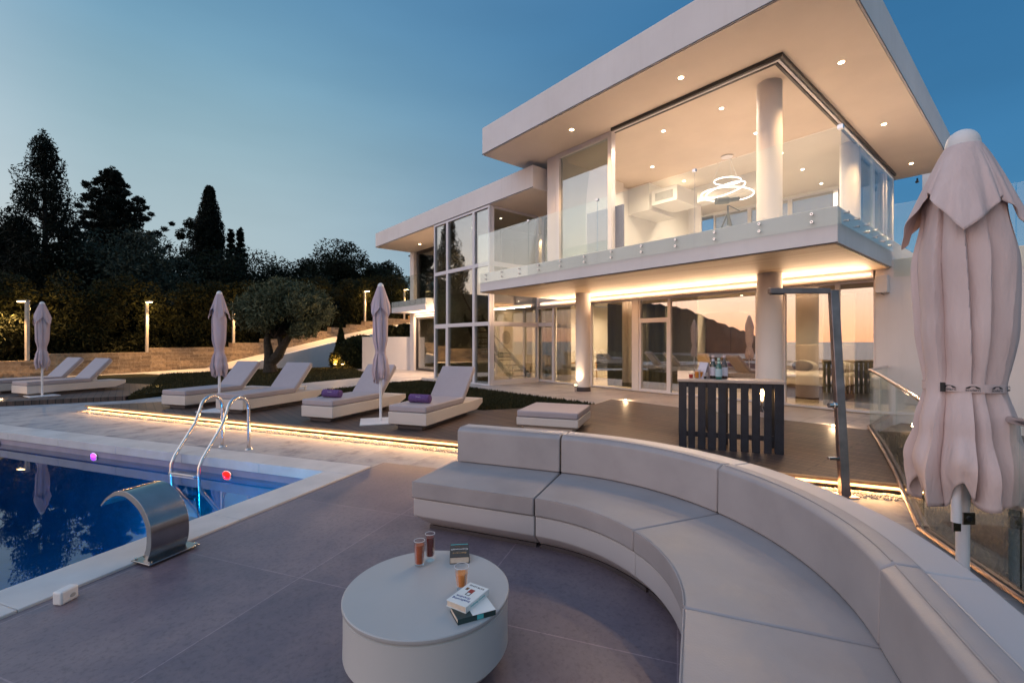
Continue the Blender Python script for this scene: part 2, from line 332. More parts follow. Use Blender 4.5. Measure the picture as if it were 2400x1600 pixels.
# ------------------------------------------------------------------ object helpers
def tag(o, label=None, cat=None, group=None, kind=None):
    if label: o['label'] = label
    if cat: o['category'] = cat
    if group: o['group'] = group
    if kind: o['kind'] = kind
    return o
def empty(name, loc, rz=0.0, label=None, cat=None, group=None, kind=None):
    o = bpy.data.objects.new(name, None); col.objects.link(o)
    o.location = loc; o.rotation_euler = (0, 0, rz); o.empty_display_size = .2
    return tag(o, label, cat, group, kind)
class MB:
    def __init__(s): s.v = []; s.f = []; s.M = None
    def add(s, vs, fs):
        k = len(s.v)
        s.v += [tuple(s.M @ Vector(p)) if s.M else tuple(p) for p in vs]
        s.f += [tuple(i + k for i in f) for f in fs]; return s
    def box(s, x0, x1, y0, y1, z0, z1):
        return s.add([(x0, y0, z0), (x1, y0, z0), (x1, y1, z0), (x0, y1, z0), (x0, y0, z1), (x1, y0, z1), (x1, y1, z1), (x0, y1, z1)],
                     [(3, 2, 1, 0), (4, 5, 6, 7), (0, 1, 5, 4), (1, 2, 6, 5), (2, 3, 7, 6), (3, 0, 4, 7)])
    def prism(s, poly, z0, z1):
        a = sum(poly[i][0] * poly[(i + 1) % len(poly)][1] - poly[(i + 1) % len(poly)][0] * poly[i][1] for i in range(len(poly)))
        if a < 0: poly = poly[::-1]
        n = len(poly)
        return s.add([(p[0], p[1], z0) for p in poly] + [(p[0], p[1], z1) for p in poly],
                     [tuple(range(n - 1, -1, -1)), tuple(range(n, 2 * n))] + [(i, (i + 1) % n, n + (i + 1) % n, n + i) for i in range(n)])
    def loft(s, rings, closed=True, caps=True):
        n = len(rings[0]); vs = [p for r in rings for p in r]; fs = []
        for i in range(len(rings) - 1):
            for j in range(n if closed else n - 1):
                a = i * n + j; b = i * n + (j + 1) % n
                fs.append((a, b, b + n, a + n))
        if caps and closed:
            fs.append(tuple(range(n - 1, -1, -1))); fs.append(tuple(range((len(rings) - 1) * n, len(rings) * n)))
        return s.add(vs, fs)
    def lathe(s, prof, n=32, c=(0, 0, 0), caps=True):
        return s.loft([[(c[0] + r * math.cos(2 * math.pi * j / n), c[1] + r * math.sin(2 * math.pi * j / n), c[2] + z) for j in range(n)] for r, z in prof], True, caps)
    def tube(s, pts, r, n=10, caps=True):
        pts = [Vector(p) for p in pts]; rs = r if isinstance(r, (list, tuple)) else [r] * len(pts)
        rings = []; up = Vector((0, 0, 1)); prev = None
        for i, p in enumerate(pts):
            t = ((pts[min(i + 1, len(pts) - 1)] - pts[max(i - 1, 0)])).normalized()
            if prev is None: u = t.orthogonal().normalized()
            else: u = (prev - t * prev.dot(t)).normalized()
            prev = u; v = t.cross(u)
            rings.append([tuple(p + rs[i] * (math.cos(2 * math.pi * j / n) * u + math.sin(2 * math.pi * j / n) * v)) for j in range(n)])
        return s.loft(rings, True, caps)
    def sweep(s, prof, a0, a1, n, off=0.0):       # (r, z) profile swept about z; off shifts x back
        rings = []
        for i in range(n + 1):
            a = a0 + (a1 - a0) * i / n
            rings.append([(r * math.cos(a) - off, r * math.sin(a), z) for r, z in prof])
        return s.loft(rings)
    def sphere(s, c, r, n=12, m=8, sc=(1, 1, 1)):
        pr = [(max(1e-4, r * math.sin(math.pi * i / m)), -r * math.cos(math.pi * i / m)) for i in range(m + 1)]
        return s.loft([[(c[0] + sc[0] * q * math.cos(2 * math.pi * j / n), c[1] + sc[1] * q * math.sin(2 * math.pi * j / n), c[2] + sc[2] * z) for j in range(n)] for q, z in pr])
    def build(s, name, mat, parent=None, smooth=False, bevel=0.0, seg=2, loc=None, rz=0.0):
        me = bpy.data.meshes.new(name); me.from_pydata(s.v, [], s.f); me.update()
        me.materials.append(mat)
        if smooth:
            me.polygons.foreach_set('use_smooth', [True] * len(me.polygons))
            try: me.set_sharp_from_angle(angle=R(40))
            except Exception: pass
        o = bpy.data.objects.new(name, me); col.objects.link(o)
        if parent: o.parent = parent
        if loc is not None: o.location = loc
        o.rotation_euler = (0, 0, rz)
        if bevel:
            b = o.modifiers.new('bevel', 'BEVEL'); b.width = bevel; b.segments = seg; b.limit_method = 'ANGLE'; b.angle_limit = R(35)
            b.harden_normals = False
            me.polygons.foreach_set('use_smooth', [True] * len(me.polygons))
            try: me.set_sharp_from_angle(angle=R(60))
            except Exception: pass
        return o
def box(name, mat, x0, x1, y0, y1, z0, z1, parent=None, **k):
    return MB().box(x0, x1, y0, y1, z0, z1).build(name, mat, parent, **k)
def copy_tree(o, parent=None):
    c = o.copy(); col.objects.link(c)
    if parent: c.parent = parent
    for ch in list(o.children): copy_tree(ch, c)
    return c
def lamp(name, kind, loc, energy, color, parent=None, radius=.05, spot=None, direction=None):
    l = bpy.data.lights.new(name, kind); l.energy = energy; l.color = color
    if kind in ('POINT', 'SPOT'): l.shadow_soft_size = radius
    if spot: l.spot_size = R(spot); l.spot_blend = .6
    o = bpy.data.objects.new(name, l); col.objects.link(o); o.location = loc
    if direction: o.rotation_euler = Vector(direction).to_track_quat('-Z', 'Y').to_euler()
    if parent: o.parent = parent
    return o
def text(name, body, size, mat, parent, loc, rot, align='CENTER'):
    cu = bpy.data.curves.new(name, 'FONT'); cu.body = body; cu.size = size; cu.align_x = align; cu.align_y = 'CENTER'; cu.extrude = .0004
    to = bpy.data.objects.new(name, cu); col.objects.link(to)
    dg = bpy.context.evaluated_depsgraph_get(); me = bpy.data.meshes.new_from_object(to.evaluated_get(dg))
    bpy.data.objects.remove(to); me.materials.clear(); me.materials.append(mat)
    o = bpy.data.objects.new(name, me); col.objects.link(o); o.parent = parent; o.location = loc; o.rotation_euler = rot
    return o
def npmesh(name, verts, faces, mat, parent=None):
    me = bpy.data.meshes.new(name); k = faces.shape[1]
    me.vertices.add(len(verts)); me.vertices.foreach_set('co', verts.astype(np.float32).ravel())
    me.loops.add(faces.size); me.loops.foreach_set('vertex_index', faces.astype(np.int32).ravel())
    me.polygons.add(len(faces)); me.polygons.foreach_set('loop_start', np.arange(0, faces.size, k, dtype=np.int32))
    me.polygons.foreach_set('loop_total', np.full(len(faces), k, dtype=np.int32))
    me.update(calc_edges=True); me.validate(); me.materials.append(mat)
    o = bpy.data.objects.new(name, me); col.objects.link(o)
    if parent: o.parent = parent
    return o

# ================================================================== GROUND
def ring(inner, outer, z, name, mat):
    vs = [(*p, z) for p in inner] + [(*p, z) for p in outer]
    o = MB().add(vs, [(i, (i + 1) % 4, 4 + (i + 1) % 4, 4 + i) for i in range(4)]).build(name, mat)
    return tag(o, kind='structure')
def xy(v): return (v.x, v.y)
PL, PWD = 15.0, 7.5                      # pool length along -n, width along -p
hole = [xy(PN(0, 0)), xy(PN(0, -PWD)), xy(PN(-PL, -PWD)), xy(PN(-PL, 0))]
def rect_pn(a0, a1, b0, b1): return [xy(PN(a1, b1)), xy(PN(a1, b0)), xy(PN(a0, b0)), xy(PN(a0, b1))]
ring(hole, rect_pn(-400, 400, -14, 500), -.03, 'ground', lawn_m)
cop = .36
hole2 = rect_pn(-PL - cop, cop, -PWD - cop, cop)
ring(hole2, rect_pn(-18, 7.5, -12, 7.0), 0.0, 'paving', paving_m)
tag(MB().prism([xy(PN(cop + .004, cop + .25)), xy(PN(5.6, cop + .25)), xy(PN(5.6, -9)), xy(PN(cop + .004, -9))], .001, .005).build('terrace', tiles_m), kind='structure')
# sea, hill across the bay (seen in the window panes)
tag(MB().add([(-60000, -60000, -60), (-14, -60000, -60), (-14, 60000, -60), (-60000, 60000, -60)], [(0, 1, 2, 3)]).build('sea', sea_m), kind='structure')
hb = MB(); hv = []
prof = [(-1.3, 300), (-.95, 310), (-.8, 285), (-.66, 262), (-.58, 245), (-.51, 205), (-.455, 125), (-.41, 70), (-.375, 25), (-.35, 2)]
hprof = []
for k in range(60):
    u = k / 59 * (len(prof) - 1); i = min(int(u), len(prof) - 2); f = u - i
    a = prof[i][0] * (1 - f) + prof[i + 1][0] * f; h = prof[i][1] * (1 - f) + prof[i + 1][1] * f + 6 * math.sin(k * 2.3) * (k > 4)
    hprof.append((a, h))
rings = []
for a, h in hprof[::-1]:
    ang = math.pi + a; c, s_ = math.cos(ang), math.sin(ang)
    rings.append([(c * 2600, s_ * 2600, -62), (c * 2800, s_ * 2800, h * .45 - 20), (c * 3000, s_ * 3000, h), (c * 3500, s_ * 3500, -62)])
hb.loft(rings, False)
tag(hb.build('hill', hill_m, smooth=True), kind='structure')

# pool
pb = MB()
z0 = -1.7
c4 = [PN(0, 0), PN(0, -PWD), PN(-PL, -PWD), PN(-PL, 0)]
pb.add([(p.x, p.y, z0) for p in c4] + [(p.x, p.y, -.24) for p in c4], [(3, 2, 1, 0)] + [(i, (i + 1) % 4, 4 + (i + 1) % 4, 4 + i) for i in range(4)])
tag(pb.build('pool_basin', pool_tile), kind='structure')
bb = MB(); bb.add([(p.x, p.y, -.24) for p in c4] + [(p.x, p.y, -.005) for p in c4], [(i, (i + 1) % 4, 4 + (i + 1) % 4, 4 + i) for i in range(4)])
tag(bb.build('pool_wall', band_m), kind='structure')
tag(MB().add([(*xy(p), -.20) for p in c4], [(3, 2, 1, 0)]).build('water', water_m), kind='structure')
cm = MB()
def pnbox(mb, a0, a1, b0, b1, zz0, zz1): mb.prism(rect_pn(a0, a1, b0, b1), zz0, zz1)
for k in range(11):
    a = cop - (k + 1) * 1.45; pnbox(cm, max(a, -PL) + .002, min(a + 1.448, cop), -.03, cop, -.105, .022)
for k in range(6):
    b = -.03 - (k + 1) * 1.45; pnbox(cm, -.03, cop, b + .002, b + 1.448, -.105, .022)
tag(cm.build('pool_coping', coping_m, bevel=.006), kind='structure')

# decks, lawns, paths (real steps of about 12 cm)
def LD(l): return [(W(a, b).x, W(a, b).y) for a, b in l]
dz = .12
SL = -.42
def dfront(lat): return 10.62 + (lat + 10.0) * SL
lawn_tip = G(1395, 947, dz); l2 = G(1133, 961, dz)
deck1 = [xy(W(-9.85, dfront(-9.85))), xy(W(4.12, dfront(4.12))), xy(W(6.15, 7.8)), (9.72, 2.02), (9.45, 2.02), (9.45, 7.3), xy(lawn_tip), xy(l2), xy(W(-6.45, 12.15)), xy(G(377, 941, dz))]
tag(MB().prism(deck1, .035, dz).build('deck', deck_m), kind='structure')
deck2 = [xy(G(0, 941, dz)), xy(G(293, 928, dz)), xy(W(-11.0, 15.2)), xy(W(-17.5, 17.5)), xy(W(-20, 14))]
tag(MB().prism(deck2, -.03, dz).build('deck_platform', deck_m), kind='structure')
lawnB = [xy(l2), xy(lawn_tip), xy(G(1113, 910, dz)), xy(G(1028, 896, dz)), xy(G(988, 892, dz)), xy(G(919, 897, dz)), xy(G(844, 905, dz)), xy(G(755, 915, dz)), xy(W(-6.40, 12.2))]
lawnA = [xy(G(300, 927.5, dz)), xy(G(377, 919, dz)), xy(W(-7.9, 13.0)), xy(G(700, 899, dz)), xy(G(857, 884, dz)), xy(G(862, 876, dz)), xy(W(-9.0, 25.5)), xy(W(-12.5, 25.0)), xy(W(-15.8, 20.5)), xy(W(-12.2, 15.4))]
tag(MB().prism(lawnB, -.03, dz).build('lawn', lawn_m), kind='structure')
tag(MB().prism(lawnA, -.03, dz + .002).build('lawn', lawn_m), kind='structure')
path = [xy(W(-6.44, 12.16)), xy(G(755, 915, dz)), xy(G(844, 905, dz)), xy(G(919, 897, dz)), xy(G(988, 892, dz)), xy(G(1028, 896, dz)), xy(G(1113, 910, dz)), xy(lawn_tip), (9.45, 7.3), (9.45, 2.02), (11.5, 2.02), (11.5, 30), xy(W(-9.0, 25.5)), xy(G(862, 876, dz)), xy(G(857, 884, dz)), xy(G(700, 899, dz)), xy(W(-7.9, 13.0))]
tag(MB().prism(path, -.03, dz + .006).build('path', floor_m), kind='structure')
back = [xy(W(-17.6, 17.5)), xy(W(-12.0, 15.35)), xy(W(-15.8, 20.5)), xy(W(-17, 21)), xy(W(-24, 15))]
tag(MB().prism(back, -.03, dz - .004).build('lawn', lawn_m), kind='structure')

def grass(poly, n, z, seed, h=.05):
    r = np.random.RandomState(seed); P = np.array(poly); lo, hi = P.min(0), P.max(0); pts = []
    while len(pts) < n:
        q = lo + r.rand(n, 2) * (hi - lo); ins = np.zeros(n, bool); j = len(P) - 1
        for i in range(len(P)):
            c = ((P[i, 1] > q[:, 1]) != (P[j, 1] > q[:, 1])) & (q[:, 0] < (P[j, 0] - P[i, 0]) * (q[:, 1] - P[i, 1]) / (P[j, 1] - P[i, 1] + 1e-12) + P[i, 0])
            ins ^= c; j = i
        pts += list(q[ins])
    q = np.array(pts[:n]); a = r.rand(n) * 6.28; hh = h * (.5 + r.rand(n)); wd = .012 + .01 * r.rand(n)
    dx, dy = np.cos(a) * wd, np.sin(a) * wd; ln = (r.rand(n, 2) - .5) * h
    V = np.empty((n, 3, 3)); V[:, 0] = np.c_[q[:, 0] - dx, q[:, 1] - dy, np.full(n, z)]; V[:, 1] = np.c_[q[:, 0] + dx, q[:, 1] + dy, np.full(n, z)]
    V[:, 2] = np.c_[q[:, 0] + ln[:, 0], q[:, 1] + ln[:, 1], z + hh]
    return npmesh('grass', V.reshape(-1, 3), np.arange(n * 3).reshape(-1, 3), blade_m)
tag(grass(lawnB, 26000, dz, 1), 'short dark grass of the lawn behind the sun loungers', 'grass', kind='stuff')
tag(grass(lawnA, 26000, dz, 2, .06), 'short dark grass around the olive tree', 'grass', kind='stuff')

# ================================================================== HOUSE
house = empty('house', (12, 8, .12), 0, 'white modern two storey villa with flat overhanging roofs and lit glass walls', 'house')
HO = Vector((-12, -8, -.12))
def hb_(mb, name, mat, **k):          # house parts are written in world metres
    return mb.build(name, mat, house, loc=HO, **k)
def hbox(name, mat, *a, **k): return hb_(MB().box(*a), name, mat, **k)
def child(mb, name, mat, parent, **k): return mb.build(name, mat, parent, **k)
ZF, ZS, ZT, ZC = .15, 3.05, 3.59, 7.05
XG = 11.45
# main roof and its soffit
hbox('roof', plaster, 7.9, 19.8, 2.0, 10.75, ZC, ZC + .78, bevel=.012)
hbox('roof_soffit', soffit_m, 7.93, 19.77, 2.03, 10.72, ZC - .02, ZC - .001)
hbox('shadow_line', dark_frame, 7.892, 7.8985, 2.0, 10.75, ZC - .004, ZC + .016); hbox('shadow_line', dark_frame, 7.9, 19.8, 1.992, 1.9985, ZC - .004, ZC + .016)  # dark strips drawn in for the shadow line under the roof edge
hbox('shadow_line', dark_frame, 9.192, 9.1985, 9.97, 21.3, 6.186, 6.204); hbox('shadow_line', dark_frame, 7.932, 7.9385, 2.03, 10.9, ZS - .004, ZS + .012)  # same drawn-in shadow line on the wing roof and slab
# lower wing roof
hbox('roof', plaster, 9.2, 19.0, 9.97, 21.3, 6.19, 6.86, bevel=.012)
hbox('roof_soffit', soffit_m, 9.23, 18.9, 9.99, 21.27, 6.165, 6.188)
# balcony slab
hbox('balcony_slab', plaster, 7.94, 19.5, 2.03, 10.9, ZS, ZT, bevel=.008)
hbox('slab_soffit', soffit_wood, 7.97, 11.4, 2.06, 10.87, ZS - .02, ZS - .001)
hbox('slab_soffit', plaster_in, 11.4, 19.4, 2.06, 10.87, ZS - .02, ZS - .001)
# interior floors
hbox('room_floor', floor_in, 11.5, 19.4, 2.06, 21.2, .10, .165)
hbox('room_floor', floor_in, 9.24, 11.5, 12.12, 15.7, .10, .165)
# upper room
hbox('wall', plaster_in, 18.9, 19.1, 3.4, 10.0, ZT, 6.2)                       # under the clerestory
hbox('wall', plaster_in, 18.9, 19.1, 3.4, 10.0, 6.95, ZC - .02)
hbox('wall', plaster_in, 13.0, 18.9, 9.75, 9.95, ZT, ZC - .02)
hbox('wall', plaster, 9.55, 10.0, 9.32, 9.72, ZT, ZC - .02)                    # white pier beside the tinted pane
hbox('wall', plaster_in, 10.0, 13.0, 9.50, 9.72, ZT, ZC - .02)
hbox('beam', plaster_in, 15.3, 15.75, 5.6, 9.75, 6.45, ZC - .02)
hbox('wall', plaster_in, 13.6, 15.3, 8.9, 9.74, 6.1, ZC - .02)
for a in (3.45, 4.9, 6.35, 7.8):                                                # clerestory
    f = MB()
    f.box(18.92, 19.0, a, a + .07, 6.2, 6.95).box(18.92, 19.0, a + 1.38, a + 1.45, 6.2, 6.95).box(18.92, 19.0, a + .07, a + 1.38, 6.2, 6.26).box(18.92, 19.0, a + .07, a + 1.38, 6.9, 6.95)
    wf = hb_(f, 'window', frame_m)
    child(MB().box(18.95, 18.965, a + .07, a + 1.38, 6.26, 6.9), 'pane', g_win, wf)
def column(x, y, z0_, z1, r=.22, base=True):
    c = hb_(MB().lathe([(r, z0_), (r, z1)], 40, (x, y, 0)), 'column', plaster, smooth=True)
    if base: child(MB().lathe([(r + .004, z0_), (r + .004, z0_ + .13)], 40, (x, y, 0)), 'base_ring', plinth_m, c, smooth=True)
column(10.35, 9.02, .126, ZS - .02); column(10.35, 3.86, .126, ZS - .02, .24)
column(10.35, 3.86, ZT, ZC - .02, .24, False); column(15.5, 8.26, ZT, 6.45, .21, False); column(15.2, 3.62, ZT, ZC - .02, .22, False)
# sliding tracks round the open corner of the upper room
for k, o_ in enumerate((0, .075, .15)):
    hbox('sliding_track', dark_frame if k % 2 == 0 else frame_m, 9.38 + o_, 9.43 + o_, 3.27 + o_, 7.25, ZC - .10, ZC - .021)
    hbox('sliding_track', dark_frame if k % 2 == 0 else frame_m, 9.43 + o_, 19.0, 3.27 + o_, 3.32 + o_, ZC - .10, ZC - .021)

def window(axis, c, a0, a1, z0_, z1, fw=.06, dp=.09, mat=None, gm=None, name='window', rail=None, bot=None):
    mat = mat or frame_m; gm = gm or g_win; bot = fw if bot is None else bot
    f = MB(); g = MB()
    def bx(m, u0, u1, v0, v1, d0, d1):
        if axis == 'x': m.box(c + d0, c + d1, u0, u1, v0, v1)
        else: m.box(u0, u1, c + d0, c + d1, v0, v1)
    bx(f, a0, a0 + fw, z0_, z1, 0, dp); bx(f, a1 - fw, a1, z0_, z1, 0, dp)
    bx(f, a0 + fw, a1 - fw, z0_, z0_ + bot, 0, dp); bx(f, a0 + fw, a1 - fw, z1 - fw, z1, 0, dp)
    if rail: bx(f, a0 + fw, a1 - fw, rail - fw / 2, rail + fw / 2, 0, dp)
    o = hb_(f, name, mat)
    if rail:
        bx(g, a0 + fw, a1 - fw, z0_ + bot, rail - fw / 2, dp * .45, dp * .45 + .012); child(g, 'pane', gm, o)
        g = MB(); bx(g, a0 + fw, a1 - fw, rail + fw / 2, z1 - fw, dp * .45, dp * .45 + .012); child(g, 'pane', gm, o)
    else:
        bx(g, a0 + fw, a1 - fw, z0_ + bot, z1 - fw, dp * .45, dp * .45 + .012); child(g, 'pane', gm, o)
    return o
# upper front: tinted fixed pane, stacked sliding leaves at the side
window('x', 9.5, 7.32, 9.30, ZT, ZC - .03, .12, .16, gm=g_up)
for k, (u0, u1) in enumerate(((15.4, 16.9), (16.9, 18.1))):
    window('y', 3.42, u0, u1, ZT, ZC - .11, .09, .09, gm=g_up)
window('y', 3.35, 18.1, 19.1, ZT, ZC - .11, .08, .08, gm=g_up)
# ground floor glazing (photo columns on the plane X = XG)
yg = lambda x: YonX(x, XG)
zh = 2.84
hbox('lintel', plaster, XG - .05, XG + .25, 2.32, 12.05, zh, ZS - .021)
hbox('wall', plaster, XG, XG + .25, yg(1253), 12.3, ZF, zh)
def door(y0, y1, ang=0):
    d = window('x', XG, y0, y1, ZF, 2.22, .075, .1, name='door')
    return d
window('x', XG, yg(1297), yg(1253), 2.22, zh, .06)
door(yg(1297), yg(1253))
window('x', XG, yg(1385), yg(1297), ZF, zh, .035)
window('x', XG, yg(1483), yg(1385), ZF, zh, .035)
hbox('wall', plaster, XG - .03, XG + .2, yg(1497), yg(1483), ZF, zh)
window('x', XG, yg(1568), yg(1497), 2.22, zh, .05)
door(yg(1568), yg(1497))
window('x', XG, yg(1775), yg(1568), ZF, zh, .045)
hbox('wall', plaster, XG - .02, XG + .2, yg(1836), yg(1775), ZF, zh)
window('x', XG, yg(1962), yg(1836), ZF, zh, .04)
window('x', XG, yg(2053), yg(1962), ZF, zh, .04)
YR = yg(2053)
hbox('roller_blind', simple('woven_blind', (.42, .27, .12), .9, var=.2, scale=20), XG + .13, XG + .16, YR, yg(1840), 2.62, zh)
# white wall and terrace to the right
hbox('wall', plaster, XG - .04, XG + .25, -4.5, YR, -.03, 3.2, bevel=.006)
hbox('terrace_slab', plaster, XG + .25, 19.5, -4.5, 2.02, 2.9, 3.2)
hbox('chimney', plaster, 21.6, 22.4, 2.2, 3.0, 3.2, 8.2)
# rooms behind the glass
hbox('wall', plaster_in, 17.0, 17.2, 2.3, 12.2, .165, ZS - .02)
hbox('wall', plaster_in, 11.8, 17.0, 2.1, 2.3, .165, ZS - .02)
hbox('wall', plaster_in, 12.3, 17.0, 7.35, 7.5, .165, ZS - .02)
hbox('wall', plaster_in, 11.75, 17.0, 12.1, 12.25, .165, ZS - .02)
# LED strip above the glazing
def strip(y0, y1, x=XG - .11, z=2.93):
    s_ = hbox('light_strip', e_strip, x, x + .03, y0, y1, z, z + .035)
strip(2.35, 11.9)
hbox('light_trough', plaster, XG - .2, XG - .05, 2.32, 12.05, zh + .005, zh + .035)
# stair tower
TX, TY0, TY1 = 9.2, 12.1, 15.72
tcol = [YonX(x, TX) for x in (1147, 1109.5, 1047.5, 1017)]
rows = [.10, 2.2, 4.22, 6.16]
for i in range(3):
    for j in range(3):
        if i == 2 and j == 0:
            window('x', TX, tcol[2], tcol[3], rows[0], rows[1], .10, .12, gm=g_tower, name='door')
        else:
            window('x', TX, tcol[i], tcol[i + 1], rows[j], rows[j + 1], .065, .12, gm=g_tower)
for j in range(3):
    window('y', TY0, TX + .12, XG - .0, rows[j] + (.12 if j == 0 else 0), rows[j + 1], .075, .1, gm=g_win if j == 0 else g_tower)
hbox('plinth', plaster, TX + .12, XG, TY0, TY0 + .1, .10, .22)
hbox('wall', plaster_in, TX + .14, 12.0, TY1 - .02, TY1 + .15, .165, 6.16)
hbox('wall', plaster_in, 12.0, 17.0, 15.85, 16.0, .165, 6.16)
hbox('wall', plaster_in, 14.6, 14.8, 12.25, 15.85, .165, 6.16)
hbox('doorstep', floor_m, TX - .5, TX, tcol[2] - .2, tcol[3] + .1, .10, .2)
# recess glazing between tower and main volume, upper level
window('x', XG + .1, 9.8, 12.05, ZT, 6.16, .07, .1, gm=g_up)
hbox('wall', plaster_in, 13.4, 13.5, 9.96, 15.8, ZT, 6.16)
hbox('upper_floor', plaster_in, XG, 17, 10.9, 12.1, ZS, ZT)
# stair flights
st = MB()
for x in (10.55, 11.45):
    st.add([(x, 12.6, .18), (x, 13.7, .95), (x, 13.7, 1.15), (x, 12.6, .40), (x + .06, 12.6, .18), (x + .06, 13.7, .95), (x + .06, 13.7, 1.15), (x + .06, 12.6, .40)],
           [(0, 1, 2, 3), (7, 6, 5, 4), (0, 4, 5, 1), (1, 5, 6, 2), (2, 6, 7, 3), (3, 7, 4, 0)])
    st.add([(x, 14.5, .95), (x, 15.65, 2.5), (x, 15.65, 2.75), (x, 14.5, 1.17), (x + .06, 14.5, .95), (x + .06, 15.65, 2.5), (x + .06, 15.65, 2.75), (x + .06, 14.5, 1.17)],
           [(0, 1, 2, 3), (7, 6, 5, 4), (0, 4, 5, 1), (1, 5, 6, 2), (2, 6, 7, 3), (3, 7, 4, 0)])
    st.box(x, x + .06, 13.7, 14.5, .95, 1.16)
sto = hb_(st, 'staircase', stair_m)
for k in range(4): child(MB().box(10.61, 11.45, 12.68 + k * .26, 12.90 + k * .26, .30 + k * .19, .34 + k * .19), 'tread', walnut, sto)
for k in range(6): child(MB().box(10.61, 11.45, 14.56 + k * .18, 14.76 + k * .18, 1.25 + k * .24, 1.29 + k * .24), 'tread', walnut, sto)
child(MB().box(10.61, 11.45, 13.72, 14.48, 1.05, 1.12), 'landing', stair_m, sto)
child(MB().tube([(10.5, 12.55, 1.15), (10.5, 13.7, 1.95), (10.5, 14.4, 1.98), (10.5, 15.65, 3.5)], .022, 8), 'handrail', walnut, sto)
for y_, z_ in ((12.6, .35), (13.7, 1.1), (14.4, 1.1)): child(MB().tube([(10.5, y_, z_ - .1), (10.5, y_, z_ + .84)], .012, 6), 'baluster', black_m, sto)
# far wing
WXg = 11.2
hbox('wall', plaster, WXg - .12, WXg + .2, 20.95, 21.35, .10, 6.16)
hbox('wall', plaster, WXg, 18.8, 21.1, 21.3, .10, 6.16)
hbox('lintel', plaster, WXg - .05, WXg + .2, 15.88, 20.95, 2.82, ZS)
window('x', WXg, 15.9, 20.95, .15, 2.82, .10, .1, mat=dark_frame)
hbox('wing_slab', plaster, 10.3, 18.8, 18.35, 21.85, ZS, ZT, bevel=.008)
hbox('wing_slab', plaster, WXg, 18.8, 15.85, 18.35, ZS, ZT)
hbox('light_strip', e_strip, WXg - .14, WXg - .10, 15.9, 20.8, 2.93, 2.965)
window('x', WXg, 15.9, 18.2, ZT, 6.16, .10, .1, mat=frame_m, gm=g_tower)
window('x', WXg, 18.2, 20.85, ZT, 6.16, .16, .12, mat=dark_frame, gm=g_tower)
hbox('wall', plaster_in, 14.5, 14.6, 16.0, 21.0, .165, 6.1)
hbox('wall', plaster, 11.7, 12.2, 21.36, 21.9, 3.6, 4.9)

# balustrades: frameless panes on round standoffs
standoff_me = None
def pane_rail(ax, c, a0, a1, z0_, z1, outward, offs, dark=False):
    g = MB()
    if ax == 'x': g.box(c, c + .018, a0 + .006, a1 - .006, z0_, z1)
    else: g.box(a0 + .006, a1 - .006, c, c + .018, z0_, z1)
    p = hb_(g, 'balustrade_pane', g_rail)
    for a in offs:
        for z in (z0_ + .09, z0_ + .21):
            m = MB(); n = 14
            cx, cy_ = (c + .009, a) if ax == 'x' else (a, c + .009)
            rr = []
            for r_, t in ((.022, -.024), (.022, -.012), (.014, -.012), (.014, .035)):
                ring_ = []
                for j in range(n):
                    u, v_ = r_ * math.cos(2 * math.pi * j / n), r_ * math.sin(2 * math.pi * j / n)
                    ring_.append((cx + outward * -t, cy_ + u, z + v_) if ax == 'x' else (cx + u, cy_ + outward * -t, z + v_))
                rr.append(ring_)
            m.loft(rr); s_ = child(m, 'standoff', steel, p, smooth=True)
            b = MB()
            if ax == 'x': b.sphere((cx + outward * .025, cy_, z), .009, 8, 6)
            else: b.sphere((cx, cy_ + outward * .025, z), .009, 8, 6)
            child(b, 'standoff', black_m, p)
    return p
ybr = [YonX(x, 7.9) for x in (1121, 1239, 1400.5, 1628, 1972.5)]
for i in range(4):
    a0, a1 = ybr[i + 1], ybr[i]
    L = a1 - a0; k = 3 if i < 3 else 3
    pane_rail('x', 7.885, a0, a1, 3.31, 4.72, -1, [a0 + L * (j + .5) / k for j in range(k)])
for i, (a0, a1) in enumerate(((7.9, 9.6), (9.6, 11.2))):
    pane_rail('y', 1.965, a0, a1, 3.31, 4.72, -1, [a0 + (a1 - a0) * (j + .5) / 3 for j in range(3)])
for i, (a0, a1) in enumerate(((20.1, 21.85), (18.35, 20.1))):
    pane_rail('x', 10.27, a0, a1, 3.31, 4.74, -1, [a0 + (a1 - a0) * (j + .5) / 3 for j in range(3)])
pane_rail('y', 18.32, 10.3, 11.7, 3.31, 4.74, -1, [10.7, 11.3])
for i, (a0, a1) in enumerate(((.4, 2.0), (-1.3, .4), (-3.0, -1.3))):
    pane_rail('x', XG - .10, a0, a1, 2.85, 4.25, -1, [a0 + (a1 - a0) * (j + .5) / 2 for j in range(2)])
for y_ in ybr[1:4]: hbox('pane_clip', steel, 7.87, 7.92, y_ - .03, y_ + .03, 4.69, 4.74)
hbox('pane_clip', steel, 7.87, 7.94, 1.95, 2.02, 4.68, 4.74)

# downlights
def downlight(p, em, energy, r=.05, spot=125, c=(1, .64, .34), blend=None):
    rim = hb_(MB().lathe([(r + .018, p[2] - .006), (r + .018, p[2] + .002)], 20, (p[0], p[1], 0)), 'downlight', white_metal)
    child(MB().lathe([(r, p[2] - .010), (r, p[2] - .004)], 20, (p[0], p[1], 0)), 'lens', em, rim)
    lamp('downlight_beam', 'SPOT', HO + Vector((p[0], p[1], p[2] - .03)), energy, c, house, .04, spot, (0, 0, -1))
def ceil_pt(x, y, z):
    return G(x, y, z)
for x, y in ((1340, 304), (1596, 182), (1972, 146), (2072, 291), (2136, 383)):
    p = ceil_pt(x, y, ZC - .02); downlight((p.x, p.y, ZC - .02), e_down, 280, c=(1, .60, .29))
p = ceil_pt(984, 572, 6.165); downlight((p.x, p.y, 6.165), e_down, 170, c=(1, .60, .29))
